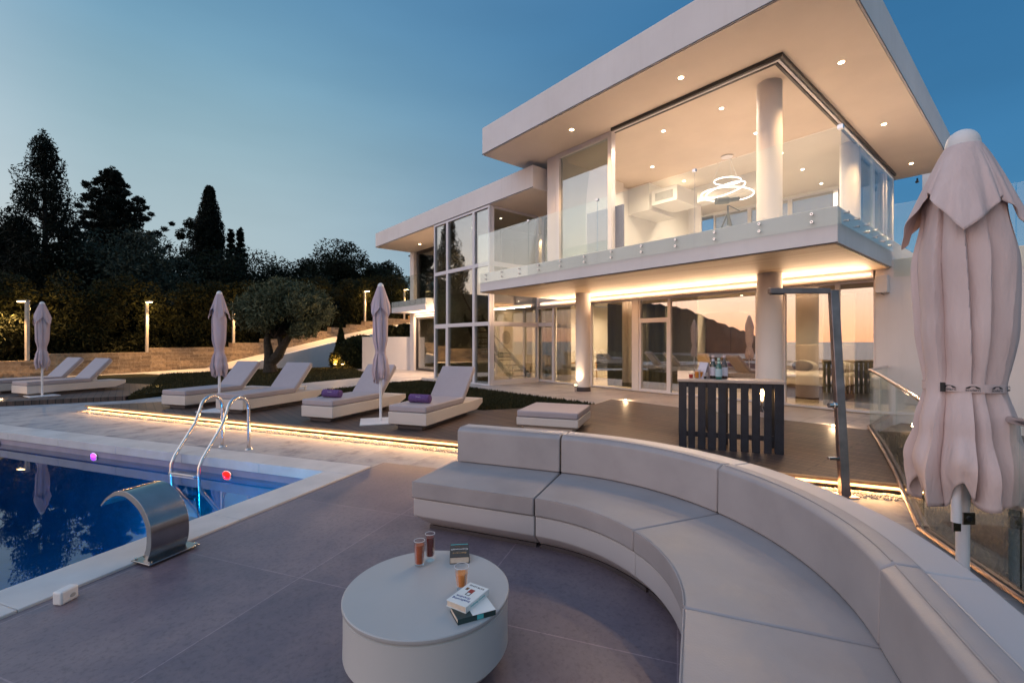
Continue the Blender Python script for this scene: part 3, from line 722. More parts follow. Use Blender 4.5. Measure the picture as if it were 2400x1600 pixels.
# faint uplift of the roof soffit comes from the room light
for x, y in ((1691, 254), (1555, 307), (1529, 391), (1772, 312), (1603, 424), (1831, 359), (1881, 397), (1925, 430), (1757, 491), (1663, 451)):
    p = ceil_pt(x, y, ZC - .025)
    if 9.8 < p.x < 18.7 and 3.5 < p.y < 9.3: downlight((p.x, p.y, ZC - .025), e_in, 130, .045, 168, (1, .78, .57))
for p in ((12.2, 4.2), (12.2, 6.2), (14.5, 4.2), (14.5, 6.2), (12.3, 8.7), (12.3, 10.8), (14.5, 8.7), (14.5, 10.8)):  # fittings added as fill light for the bedroom and lounge
    downlight((p[0], p[1], ZS - .022), e_in, 115 if p[1] < 7.4 else 250, .04, 160, (1, .71, .43))
for p in ((10.4, 13.0), (10.4, 14.8), (13.2, 14.0)): downlight((p[0], p[1], 6.1), e_in, 40, .04, 110, (1, .62, .30))  # added fill light for the stair hall, shaped as downlights
for p in ((13.0, 13.4), (13.0, 15.0)): downlight((p[0], p[1], ZS + .3), e_in, 50, .04, 150, (1, .64, .32))  # more added fill, lower down in the stair hall
for p in ((12.9, 17.2), (12.9, 19.4)): downlight((p[0], p[1], ZS - .022), e_in, 40, .04, 150, (1, .66, .38))  # added fill light inside the far wing, shaped as downlights
def glow(y0, y1, x, z, e, d_):
    l = bpy.data.lights.new('strip_glow', 'AREA'); l.shape = 'RECTANGLE'; l.size = y1 - y0; l.size_y = .03; l.energy = e; l.color = (1, .64, .38)
    o = bpy.data.objects.new('strip_glow', l); col.objects.link(o); o.parent = house; o.location = HO + Vector((x, (y0 + y1) / 2, z))
    zax = -Vector(d_).normalized(); xax = Vector((0, 1, 0)); o.rotation_euler = Matrix((xax, zax.cross(xax), zax)).transposed().to_euler()
glow(2.4, 11.9, XG - .16, 2.885, 135, (-.99, 0, .14)); glow(2.4, 11.9, XG - .16, 2.885, 330, (-.55, 0, -.83))
glow(15.9, 20.8, WXg - .15, 2.94, 110, (-.95, 0, .25)); glow(15.9, 20.8, WXg - .15, 2.93, 130, (-.5, 0, -.86))

# ================================================================== INSIDE THE ROOMS
t = empty('chandelier', (13.4, 6.15, 5.9), 0, 'pendant of glowing white LED rings hanging in the upper room', 'chandelier')
def ring_mb(r, c, tilt, th=.022):
    m = MB(); m.M = Matrix.Translation(c) @ Matrix.Rotation(tilt, 4, 'X') @ Matrix.Rotation(tilt * .6, 4, 'Y')
    pr = [(r - th / 2, -.014), (r + th / 2, -.014), (r + th / 2, .014), (r - th / 2, .014)]
    n = 48; m.v, m.f = [], []
    vs = [(q * math.cos(2 * math.pi * i / n), q * math.sin(2 * math.pi * i / n), z) for i in range(n) for q, z in pr]
    fs = [(i * 4 + j, ((i + 1) % n) * 4 + j, ((i + 1) % n) * 4 + (j + 1) % 4, i * 4 + (j + 1) % 4) for i in range(n) for j in range(4)]
    return m.add(vs, fs)
ring_mb(.70, (0, 0, 0), .06).build('ring', e_ring, t); ring_mb(.54, (.0, .05, .15), -.20).build('ring', e_ring, t); ring_mb(.36, (.03, 0, .40), .05).build('ring', e_ring, t)
MB().lathe([(.16, 1.09), (.16, 1.12)], 20).build('canopy', white_metal, t)
wr = MB()
for a in range(3): wr.tube([(.1 * math.cos(a * 2.1), .1 * math.sin(a * 2.1), 1.09), (.6 * math.cos(a * 2.1), .6 * math.sin(a * 2.1), 0)], .004, 5)
wr.build('cable', white_metal, t)
t = empty('telescope', W(4.72, 9.95, ZT), YAW, 'dark spotting telescope on a tripod standing in the open upper room', 'telescope')
for a in (0.4, 2.5, 4.6): MB().tube([(0, 0, .82), (.34 * math.cos(a), .34 * math.sin(a), 0)], [.020, .012], 8).build('leg', stair_m, t)
MB().tube([(0, 0, .55), (0, 0, .98)], .02, 8).build('centre_post', stair_m, t)
MB().tube([(-.26, 0, 1.07), (.0, 0, 1.09), (.05, 0, 1.10), (.24, 0, 1.13)], [.075, .075, .05, .045], 14).build('tube', stair_m, t)
MB().tube([(.02, 0, .98), (.26, 0, .86)], .01, 6).build('pan_handle', stair_m, t)
t = empty('air_conditioner', (13.7, 8.3, 6.2), 0, 'white ducted air conditioning box with a slotted grille under the upper ceiling', 'air conditioner')
MB().box(-.1, 1.2, -.45, .5, 0, .5).build('casing', plaster_in, t, bevel=.01)
MB().box(-.115, -.1, -.3, .35, .12, .38).build('grille', simple('grille_metal', (.38, .37, .35), .5), t)
tag(box('wall_panel', bluegrey, 0, .06, -.6, .6, 0, 1.5, loc=W(2.45, 12.1, ZT + .02)), 'dark blue grey panel standing behind the upper glass balustrade', 'panel')

def curtain(y0, y1, x, z0_, z1, mat, label, seed):
    m = MB(); n = int((y1 - y0) / .022); r = random.Random(seed); ph = r.random() * 6
    pts = []
    for i in range(n + 1):
        y = i / n * (y1 - y0); pts.append((.045 * math.sin(y * 26 + ph + .8 * math.sin(y * 5)) + .015 * math.sin(y * 61), y))
    rings = [[(px * (.7 + .3 * (1 - k / 3)), py, z0_ + (z1 - z0_) * k / 3) for px, py in pts] for k in range(4)]
    m.loft(rings, False, False)
    o = m.build('curtain', mat, smooth=True, loc=(x, y0, 0))
    so = o.modifiers.new('cloth', 'SOLIDIFY'); so.thickness = .006
    return tag(o, label, 'curtain', 'curtains hung inside the ground floor glazing')
XC = XG + .35
curtain(YonX(1337, XC), YonX(1306, XC), XC, .19, 2.9, curtain_m, 'pale sheer curtain beside the armchair behind the first wide pane', 1)
curtain(YonX(1295, XC), YonX(1262, XC), XC, .19, 2.9, grey_curtain, 'grey curtain filling the narrow glazed door next to the stair tower', 2)
curtain(YonX(1482, XC), YonX(1424, XC), XC, .19, 2.9, grey_curtain, 'gathered grey green curtain right of the dark armchair', 3)
curtain(YonX(1566, XC), YonX(1505, XC), XC, .19, 2.9, grey_curtain, 'dim curtain behind the glazed door left of the bedroom', 4)
curtain(YonX(1636, XC), YonX(1572, XC), XC, .19, 2.9, curtain_m, 'tall beige curtain at the left end of the bedroom window', 5)
curtain(YonX(1968, XC), YonX(1928, XC), XC, .19, 2.9, grey_curtain, 'bunched olive grey curtain hanging beside the bed', 6)
curtain(YonX(2050, XC), YonX(2004, XC), XC, .19, 2.9, grey_curtain, 'dark curtain at the right end of the bedroom glazing', 7)
o = curtain(16.1, 20.4, WXg + .35, .19, 2.8, curtain_m, 'long pale drawn curtain in the far wing under the small balcony', 8)
# bedroom
t = empty('bed', (13.9, 4.15, .165), 0, 'double bed with white linen and dark cushion seen through the bedroom window', 'bed')
MB().box(-1.0, 1.1, -.9, .9, .0, .34).build('base', walnut, t, bevel=.01)
MB().box(-1.02, 1.1, -.92, .92, .34, .62).build('mattress', linen, t, bevel=.06, seg=3)
MB().box(1.12, 1.22, -1.3, 1.6, 0, 1.35).build('headboard', simple('padded_headboard', (.45, .38, .32), .8), t, bevel=.02)
for y_ in (-.45, .42): MB().sphere((.75, y_, .76), .3, 16, 10, (.7, 1.2, .5)).build('pillow', linen, t, smooth=True)
MB().sphere((.45, .35, .75), .22, 16, 10, (.5, 1.2, .7)).build('cushion', plinth_m, t, smooth=True)
t = empty('wardrobe', (14.4, 6.55, .165), 0, 'dark brown wardrobe behind the table lamp in the bedroom', 'wardrobe')
MB().box(0, .6, -.9, .75, 0, 2.35).build('carcass', walnut, t, bevel=.005)
for k in range(2): MB().box(-.025, -.002, -.88 + k * .82, -.08 + k * .82, .05, 2.3).build('door', walnut, t, bevel=.004)
t = empty('side_table', (13.0, 6.75, .165), 0, 'low pale side table carrying a lit lamp in the bedroom', 'side table')
MB().box(-.3, .3, -.35, .35, .52, .56).build('top', oak, t, bevel=.004)
for sx in (-.26, .26):
    for sy in (-.3, .3): MB().box(sx - .02, sx + .02, sy - .02, sy + .02, 0, .52).build('leg', oak, t)
t = empty('table_lamp', (13.0, 6.7, .725), 0, 'table lamp with glowing orange drum shade and glass base', 'lamp')
MB().lathe([(.07, 0), (.105, .04), (.11, .12), (.06, .2), (.03, .24), (.03, .27)], 20).build('base', amber, t, smooth=True)
MB().lathe([(.21, .27), (.185, .52)], 28, caps=False).build('shade', e_shade, t, smooth=True)
lamp('lamp_bulb', 'POINT', (0, 0, .4), 8, warm, t, .05)
t = empty('wall_lamp', (15.0, 5.7, 1.75), 0, 'slim glowing reading lamp on the bedroom headboard wall', 'lamp')
MB().box(0, .06, -.05, .05, -.5, .0).build('body', plaster_in, t); MB().box(-.01, .07, -.06, .06, 0, .06).build('diffuser', e_in, t)
lamp('lamp_bulb', 'POINT', (-.1, 0, .1), 5, warm, t, .05)
def armchair(loc, rz, label):
    t = empty('armchair', loc, rz, label, 'armchair', 'dark armchairs in the ground floor lounge')
    MB().box(-.3, .3, -.3, .3, .34, .46).build('seat', greycloth, t, bevel=.05, seg=3)
    m = MB(); m.M = Matrix.Translation((-.28, 0, .42)) @ Matrix.Rotation(R(-14), 4, 'Y'); m.box(-.06, .06, -.32, .32, 0, .55); m.build('backrest', greycloth, t, bevel=.05, seg=3)
    for s_ in (-1, 1):
        MB().tube([(-.28, s_ * .34, .62), (.0, s_ * .36, .62), (.3, s_ * .34, .58)], .022, 8).build('armrest', oak, t)
        MB().tube([(.26, s_ * .3, 0), (.28, s_ * .34, .59)], .018, 8).build('leg', oak, t); MB().tube([(-.36, s_ * .3, 0), (-.24, s_ * .34, .62)], .018, 8).build('leg', oak, t)
a0 = W(2.05, 14.6); armchair((13.0, YonX(1345, 13.0), .165), R(120), 'dark armchair with oak arms standing left of the round column')
armchair((13.9, YonX(1418, 13.9), .165), R(220), 'dark armchair with oak arms standing right of the round column')
t = empty('television', (16.93, YonX(1390, 16.93), 1.55), 0, 'black wall television behind the round column in the lounge', 'television')
MB().box(-.06, 0, -.8, .8, -.45, .45).build('screen', black_m, t, bevel=.006); MB().box(-.0, .06, -.2, .2, -.15, .15).build('bracket', stair_m, t)
t = empty('framed_mirror', (12.95, 15.84, 1.78), 0, 'square pale framed picture with a brown oval behind the stairs', 'picture')
MB().box(-.37, .37, -.035, 0, -.5, .5).build('frame', simple('pale_frame', (.55, .45, .36), .7), t, bevel=.008)
m = MB(); m.M = Matrix.Diagonal((1, 1, 1.2, 1)); n = 32
m.loft([[(.25 * math.cos(2 * math.pi * j / n), y_, .25 * math.sin(2 * math.pi * j / n)) for j in range(n)] for y_ in (-.045, -.036)]); m.build('oval', mirror_brown, t)
t = empty('bench', (12.7, 14.6, .165), 0, 'low pale bench on thin dark legs beneath the oval picture', 'bench')
MB().box(-.6, .6, -.2, .2, .4, .5).build('seat', linen, t, bevel=.03)
for sx in (-.5, .5):
    for sy in (-.15, .15): MB().box(sx - .012, sx + .012, sy - .012, sy + .012, 0, .4).build('leg', black_m, t)

t = empty('wall_speaker', (XG - .13, YonX(2068, XG - .13), 2.72), 0, 'white box loudspeaker on the wall beside the last glazed pane', 'loudspeaker')
MB().box(-.1, .09, -.1, .1, -.17, .17).build('cabinet', plastic, t, bevel=.012); MB().tube([(0, .02, -.17), (0, .0, -.19), (.05, -.02, -.2)], .006, 6).build('cable', black_m, t)
for loc, lab in ((G(963, 594, 6.165), 'small dark security camera under the far wing roof edge'), (G(2150, 418, ZC - .02), 'small dark security camera under the main roof near the tall parasol')):
    t = empty('security_camera', loc, 0, lab, 'camera'); MB().box(-.02, .02, -.02, .02, -.1, 0).build('bracket', black_m, t); MB().tube([(-.12, 0, -.15), (.06, 0, -.1)], .04, 10).build('body', black_m, t)

# ================================================================== DECK EDGE LIGHT, PEBBLES, DECK LIGHTS
def on_front(lat, off, z): return W(lat - off * .387, dfront(lat) - off * .922, z)
sm = MB(); pts_ = [on_front(-9.8, .012, .06), on_front(4.05, .012, .06)]
sm.add([on_front(-9.8, .0, .055), on_front(4.05, .0, .055), on_front(4.05, .0, .082), on_front(-9.8, .0, .082), on_front(-9.8, .014, .055), on_front(4.05, .014, .055), on_front(4.05, .014, .082), on_front(-9.8, .014, .082)],
       [(0, 1, 2, 3), (7, 6, 5, 4), (0, 4, 5, 1), (1, 5, 6, 2), (2, 6, 7, 3), (3, 7, 4, 0)])
tag(sm.build('light_strip', e_deck), 'long warm light strip glowing under the front edge of the dark deck', 'light strip')
em = MB(); em.add([on_front(-9.85, -.02, .094), on_front(4.1, -.02, .094), on_front(4.1, .05, .094), on_front(-9.85, .05, .094), on_front(-9.85, -.02, .1215), on_front(4.1, -.02, .1215), on_front(4.1, .05, .1215), on_front(-9.85, .05, .1215)],
                  [(0, 1, 2, 3), (7, 6, 5, 4), (0, 4, 5, 1), (1, 5, 6, 2), (2, 6, 7, 3), (3, 7, 4, 0)])
tag(em.build('deck_edging', oak), 'timber edging board over the glowing strip of the dark deck', 'edging')
l_ = bpy.data.lights.new('strip_glow', 'AREA'); l_.shape = 'RECTANGLE'; l_.size = 14.9; l_.size_y = .02; l_.energy = 95; l_.color = (1, .52, .19)
lo_ = bpy.data.objects.new('strip_glow', l_); col.objects.link(lo_); lo_.location = on_front(-2.85, .03, .085)
fx = (on_front(4, 0, 0) - on_front(-9, 0, 0)).normalized(); fz = -((on_front(0, 1, 0) - on_front(0, 0, 0)).normalized() * .8 + Vector((0, 0, -.6))).normalized()
lo_.rotation_euler = Matrix((fx, fz.cross(fx), fz)).transposed().to_euler()
r_ = np.random.RandomState(4); n = 9500
oc = np.array([(1, 0, 0), (-1, 0, 0), (0, 1, 0), (0, -1, 0), (0, 0, 1), (0, 0, -1)]); of = np.array([(0, 2, 4), (2, 1, 4), (1, 3, 4), (3, 0, 4), (2, 0, 5), (1, 2, 5), (3, 1, 5), (0, 3, 5)])
V = []; Fc = []
for i in range(n):
    p = on_front(-9.8 + 13.85 * r_.rand(), .03 + .20 * r_.rand() ** 1.5, .010)
    s3 = .006 + .012 * r_.rand(3); V.append(np.array(p) + oc * s3 * np.array((1, 1, .8))); Fc.append(of + 6 * i)
tag(npmesh('pebbles', np.concatenate(V), np.concatenate(Fc), pebble_m), 'strip of pale pebbles lit along the front of the deck', 'pebbles', kind='stuff')
def deck_light(p, label, e=6):
    t = empty('deck_light', p, 0, label, 'light', 'recessed lights set into the deck and path')
    MB().lathe([(.05, 0), (.05, .008)], 20).build('rim', steel, t); MB().lathe([(.036, .006), (.030, .016)], 16).build('lens', e_down, t)
    lamp('deck_glow', 'POINT', (0, 0, .12), e, warm, t, .04)
deck_light(G(1466, 938, .122) + Vector((0, 0, .0)), 'lit deck light in the deck edge left of the bar')
deck_light(G(1954, 998, .122), 'lit deck light in the deck edge behind the shower column')
deck_light(G(368, 915, .002), 'bright ground light in the path left of the loungers')
deck_light(G(2, 945, .002), 'ground light at the corner of the far lounger deck', 4)
t = empty('spotlight', W(1.86, 13.3, .126), 0, 'small spike spotlight lighting the round white column', 'light')
MB().lathe([(.03, 0), (.035, .12), (.045, .16), (.045, .2)], 14).build('body', steel, t); MB().lathe([(.036, .2), (.036, .206)], 14).build('lens', e_down, t)
lamp('spot_glow', 'SPOT', (0, 0, .22), 40, warm, t, .03, 100, (.25, .1, 1))
for k, (x, y, lab) in enumerate(((785, 853, 'left one of two garden spotlights below the clipped cone tree'), (803, 855, 'right one of two garden spotlights below the clipped cone tree'))):
    p = W((x - 1200) / F * 25.2, 25.2, dz)
    t = empty('garden_spotlight', p, 0, lab, 'light', 'garden spotlights below the cone tree')
    MB().lathe([(.05, 0), (.05, .1), (.08, .16), (.08, .22)], 14).build('body', black_m, t); MB().lathe([(.07, .22), (.07, .23)], 14).build('lens', e_lamp, t)
    lamp('spot_glow', 'POINT', (-.0, -.1, .38), 75, (1, .5, .12), t, .05)

# ================================================================== SOFA
CS = (-.24, 2.42); RI, RB, RG, RO = 1.09, 1.78, 1.915, 2.09; RM = 1.55
MA = R(45)
def curved_module(a_mid, label):
    wp = W(CS[0] + RM * math.cos(a_mid), CS[1] + RM * math.sin(a_mid), .005)
    t = empty('sofa_module', wp, a_mid + YAW, label, 'sofa', 'modules of the curved outdoor sofa')
    h = MA / 2 - .0025; n = 18
    MB().sweep([(RI + .10, .03), (RI + .10, .0), (RO - .12, .0), (RO - .12, .03)], -h + .01, h - .01, n, RM).build('plinth', plinth_m, t)
    MB().sweep([(RI + .11, .03), (RO - .11, .03), (RO, .13), (RO, .735), (RG + .005, .735), (RG + .005, .275), (RI + .004, .275), (RI + .004, .13)], -h, h, n, RM).build('shell', shell_m, t, bevel=.008)
    MB().sweep([(RI - .012, .282), (RB + .03, .282), (RB + .03, .42), (RI - .012, .42)], -h, h, n, RM).build('seat_cushion', cush, t, bevel=.013, seg=3)
    MB().tube([((RI - .011) * math.cos(a) - RM, (RI - .011) * math.sin(a), .4185) for a in [-h + .01 + (2 * h - .02) * k / 24 for k in range(25)]], .0045, 8).build('piping', cush, [q for q in t.children if q.name.startswith('seat_cushion')][0], smooth=True)
    MB().sweep([(RB, .424), (RG, .424), (RG, .75), (RB + .05, .75), (RB + .004, .722)], -h, h, n, RM).build('back_cushion', cush, t, bevel=.010, seg=3)
    MB().tube([((RB + .05) * math.cos(a) - RM, (RB + .05) * math.sin(a), .7505) for a in [-h + .01 + (2 * h - .02) * k / 24 for k in range(25)]], .004, 8).build('piping', cush, [q for q in t.children if q.name.startswith('back_cushion')][0], smooth=True)
    return t
for a, lab in ((45.3, 'curved sofa module next to the straight end of the sofa'), (.4, 'curved middle sofa module facing the round table')):
    curved_module(R(a), lab)
L = 1.08
def yprism(prof, y0, y1): # (x,z) profile extruded in y
    m = MB(); return m.loft([[(x, y, z) for x, z in prof] for y in (y0, y1)])
def straight_module(aj, sg, label):
    pj = W(CS[0] + RM * math.cos(aj), CS[1] + RM * math.sin(aj), .005)
    t = empty('sofa_module', pj, aj + YAW, label, 'sofa', 'modules of the curved outdoor sofa')
    def yy(a, b): return (a, b) if sg > 0 else (-b, -a)
    a, b = yy(.02, L - .1)
    yprism([(RI + .10 - RM, 0), (RO - .12 - RM, 0), (RO - .12 - RM, .03), (RI + .10 - RM, .03)], a, b).build('plinth', plinth_m, t)
    rings = []
    for z, ins in ((.03, .11), (.13, 0), (.275, 0)):
        a, b = yy(.003, L - ins); rings.append([(RI + .004 + ins - RM, a, z), (RO - ins - RM, a, z), (RO - ins - RM, b, z), (RI + .004 + ins - RM, b, z)])
    a, b = yy(.003, L)
    MB().loft(rings).box(RG + .005 - RM, RO - RM, a, b, .275, .735).build('shell', shell_m, t, bevel=.008)
    a, b = yy(.003, L + .01)
    c = MB().box(RI - .012 - RM, RB + .03 - RM, a, b, .282, .42).build('seat_cushion', cush, t, bevel=.013, seg=3)
    x = RI - .011 - RM; MB().tube([(x, a + .01, .4185), (x, b - .01, .4185)], .0045, 8).build('piping', cush, c, smooth=True)
    a, b = yy(.003, L - .04)
    c = yprism([(RB - RM, .424), (RG - RM, .424), (RG - RM, .75), (RB + .05 - RM, .75), (RB + .004 - RM, .722)], a, b).build('back_cushion', cush, t, bevel=.010, seg=3)
    MB().tube([(RB + .05 - RM, a + .012, .7505), (RB + .05 - RM, b - .012, .7505)], .004, 8).build('piping', cush, c, smooth=True)
straight_module(R(68), 1, 'straight sofa module forming the end nearest the pool')
straight_module(R(-22), -1, 'straight sofa module at the end nearest the big closed parasol')

# round table and the things on it
t = empty('coffee_table', W(-.42, 2.27, .005), YAW, 'round grey drum coffee table in front of the curved sofa', 'table')
MB().lathe([(.27, 0), (.27, .02), (.36, .07), (.40, .12), (.398, .2), (.398, .335), (.385, .345)], 96).build('body', simple('table_body', (.50, .49, .47), .45, var=.03, scale=2), t, smooth=True)
MB().lathe([(.39, .346), (.402, .348), (.405, .352), (.405, .366), (.401, .370)], 96).build('top', simple('table_top', (.43, .42, .41), .38, var=.04, scale=2), t, smooth=True)
ZTB = .3755
def tumbler(x, y, d_, r, h, fill, mat, label, base=.012, rb=None):
    rb = rb or r * .9
    p = G(x, y, ZTB); t = empty('glass', p, 0, label, 'glass', 'drinks on the coffee table')
    MB().lathe([(rb * .92, 0), (rb, .004), (r, h), (r - .002, h), (rb - .003, base), (.001, base)], 28).build('tumbler', g_cup, t, smooth=True)
    rf = rb + (r - rb) * fill
    MB().lathe([(rb - .0035, base + .001), (rf - .0035, h * fill), (.001, h * fill)], 28).build('drink', mat, t, smooth=True)
    MB().lathe([(r - .0018, h - .0015), (r + .0003, h - .0015), (r + .0003, h + .0005), (r - .0018, h + .0005), (r - .0018, h - .0015)], 28, caps=False).build('rim', white_metal, t, smooth=True)
tumbler(983, 1323, 2.5, .030, .135, .83, tea, 'tall glass of amber tea at the far edge of the table')
tumbler(1008, 1312, 2.6, .027, .15, .87, cola, 'tall narrow glass of dark red drink behind the amber tea', .028, .026)
tumbler(1082, 1380, 2.2, .036, .115, .72, juice, 'short glass of orange juice beside the stacked books', .02, .027)
def book(loc, rz, w_, h_, th, cover, label, spine=None):
    t = empty('book', loc, rz, label, 'book', 'paperbacks on the coffee table')
    MB().box(-w_ / 2 + .003, w_ / 2 - .003, -h_ / 2 + .003, h_ / 2 - .003, .002, th - .002).build('pages', paper, t, bevel=.001)
    c = MB().box(-w_ / 2, w_ / 2, -h_ / 2, h_ / 2, th - .0019, th).box(-w_ / 2, w_ / 2, -h_ / 2, h_ / 2, 0, .0019).box(-w_ / 2, -w_ / 2 + .002, -h_ / 2, h_ / 2, .002, th - .002)
    c.build('cover', cover, t); return t
pb_ = G(1077, 1303, ZTB)
b1 = book(pb_ + Vector((0, 0, 0)), YAW + R(187), .108, .172, .036, book_black, 'thick black paperback with gold and white lettering at the far edge')
text('title', 'Cornwell', .026, ink_white, b1, (0, -.01, .0365), (0, 0, 0)); text('title', 'Bernard', .024, ink_gold, b1, (0, .035, .0365), (0, 0, 0))
MB().box(-.05, .05, -.076, -.068, .0361, .0366).build('cover_band', ink_teal, b1); text('title', 'WAR', .022, ink_brown, b1, (0, -.045, .0365), (0, 0, 0))
b2 = book(G(1108, 1436, ZTB) + Vector((0, 0, 0)), YAW + R(115), .112, .178, .024, book_teal, 'dark green and white paperback under the other book')
MB().box(-.056, .0565, -.0895, .02, .0239, .0244).build('cover_panel', book_white, b2); MB().box(-.0572, -.0562, -.03, .0, .002, .022).build('spine_mark', ink_teal, b2)
b3 = book(G(1097, 1418, ZTB) + Vector((0, 0, .0245)), YAW + R(148), .112, .178, .028, book_white, 'white paperback with blue and red cover lying on top of another book')
text('title', 'Swallowing', .021, ink_blue, b3, (0, .052, .0285), (0, 0, R(6))); text('title', 'Grandma', .02, ink_blue, b3, (.004, .030, .0285), (0, 0, R(6)))
text('author', 'KATE LONG', .015, ink_black, b3, (0, -.070, .0285), (0, 0, 0))
MB().box(-.012, .014, -.042, -.012, .028, .0286).build('cover_picture', ink_red, b3); MB().box(.024, .038, -.046, -.026, .028, .0286).build('cover_picture', ink_brown, b3)
m = MB(); m.box(-.012, -.008, -.012, .010, .028, .0286).box(.008, .012, -.012, .010, .028, .0286).box(-.008, .008, .007, .010, .028, .0286); m.build('cover_picture', ink_black, b3)
text('spine_title', 'Swallowing Grandma', .013, ink_teal, b3, (-.0563, 0, .014), (R(90), 0, R(-90)))

# ================================================================== LOUNGERS
def lounger_proto():
    t = empty('sun_lounger', (0, 0, 0))
    hw, L = .37, 2.32
    MB().loft([[(-hw + i, i * .7, z), (hw - i, i * .7, z), (hw - i, L - i2, z), (-hw + i, L - i2, z)] for i, i2, z in ((.13, .50, .0), (.13, .50, .055))]).build('plinth', plinth_m, t)
    MB().loft([[(-hw + i, i * .7, z), (hw - i, i * .7, z), (hw - i, L - i2, z), (-hw + i, L - i2, z)] for i, i2, z in ((.10, .44, .05), (.0, .30, .082), (.0, .0, .19), (0, 0, .285))]).build('base', base_l, t, bevel=.008)
    MB().box(-hw + .004, hw - .004, .006, 1.43, .29, .40).build('mattress', mat_l, t, bevel=.022, seg=3)
    m = MB(); m.M = Matrix.Translation((0, 1.44, .315)) @ Matrix.Rotation(R(48), 4, 'X'); m.box(-hw + .004, hw - .004, 0, .80, -.0, .10); m.build('backrest', mat_l, t, bevel=.022, seg=3)
    m = MB(); m.M = Matrix.Translation((0, 1.44, .31)) @ Matrix.Rotation(R(48), 4, 'X'); m.box(-hw + .03, hw - .03, .02, .78, -.03, -.004); m.build('back_panel', base_l, t)
    return t
LG = [(-1.765, 7.64, 'sun lounger beside the parasol with base plate, rolled towel on it'), (-3.61, 8.41, 'sun lounger with a rolled towel just left of the parasol base plate'),
      (-5.83, 9.38, 'empty sun lounger right behind the pool ladder'), (-7.5, 10.07, 'empty sun lounger beside the bright ground light'),
      (-13.3, 12.28, 'sun lounger right of the parasol on the far deck'), (-14.75, 12.9, 'sun lounger partly cut off at the far left of the far deck')]
proto = lounger_proto()
for i, (a, b, lab) in enumerate(LG):
    o = proto if i == 0 else copy_tree(proto)
    o.location = W(a, b, dz); o.rotation_euler = (0, 0, PA - R(90) + R((0, -1, 2, 1, 0, 1)[i]))
    tag(o, lab, 'sun lounger', 'sun loungers on the dark decks')
def towel(a, b, lab):
    t = empty('towel', W(a, b, dz + .402), PA - R(90), lab, 'towel', 'rolled purple towels on loungers')
    pr = []
    m = MB(); rings = []
    for x in (-.2, -.193, .193, .2):
        rr = .066 if abs(x) > .195 else .075
        rings.append([(x, rr * math.cos(2 * math.pi * j / 20), .075 + rr * math.sin(2 * math.pi * j / 20)) for j in range(20)])
    m.loft(rings).build('roll', towel_m, t, smooth=True)
    q = [( -.05 + .1 * k / 11, -.0755 * math.cos(.5), .075 + .0755 * math.sin(.5) + .008 * math.sin(k * 1.7)) for k in range(12)]
    MB().tube(q, .0022, 5).build('embroidery', ink_white, t)
towel(-1.62, 8.02, 'rolled purple towel on the lounger nearest the sofa'); towel(-3.48, 8.8, 'rolled purple towel on the second lounger from the sofa')
t = empty('ottoman', W(.75, 7.93, dz), PA - R(90), 'square cushioned ottoman behind the sofa on the dark deck', 'ottoman')
MB().loft([[(-.52 + i, -.55 + i, z), (.52 - i, -.55 + i, z), (.52 - i, .55 - i, z), (-.52 + i, .55 - i, z)] for i, z in ((.1, 0), (.1, .05), (0, .1), (0, .225))]).build('base', base_l, t, bevel=.006)
MB().box(-.516, .516, -.546, .546, .23, .335).build('cushion', mat_l, t, bevel=.022, seg=3)
t = empty('side_table', W(-5.35, 11.2, dz), PA, 'small low white side table between two loungers', 'side table')
MB().box(-.2, .2, -.2, .2, .36, .39).build('top', plastic, t, bevel=.004)
for sx in (-.17, .17):
    for sy in (-.17, .17): MB().box(sx - .015, sx + .015, sy - .015, sy + .015, 0, .36).build('leg', plastic, t)
t = empty('candle_lantern', W(-5.35, 11.15, dz + .39), PA, 'small dark candle holder with a lit top on the white side table', 'lantern')
MB().lathe([(.05, 0), (.055, .09), (.05, .1)], 16).build('holder', walnut, t); MB().lathe([(.03, .1), (.03, .125)], 12).build('candle', e_shade, t)

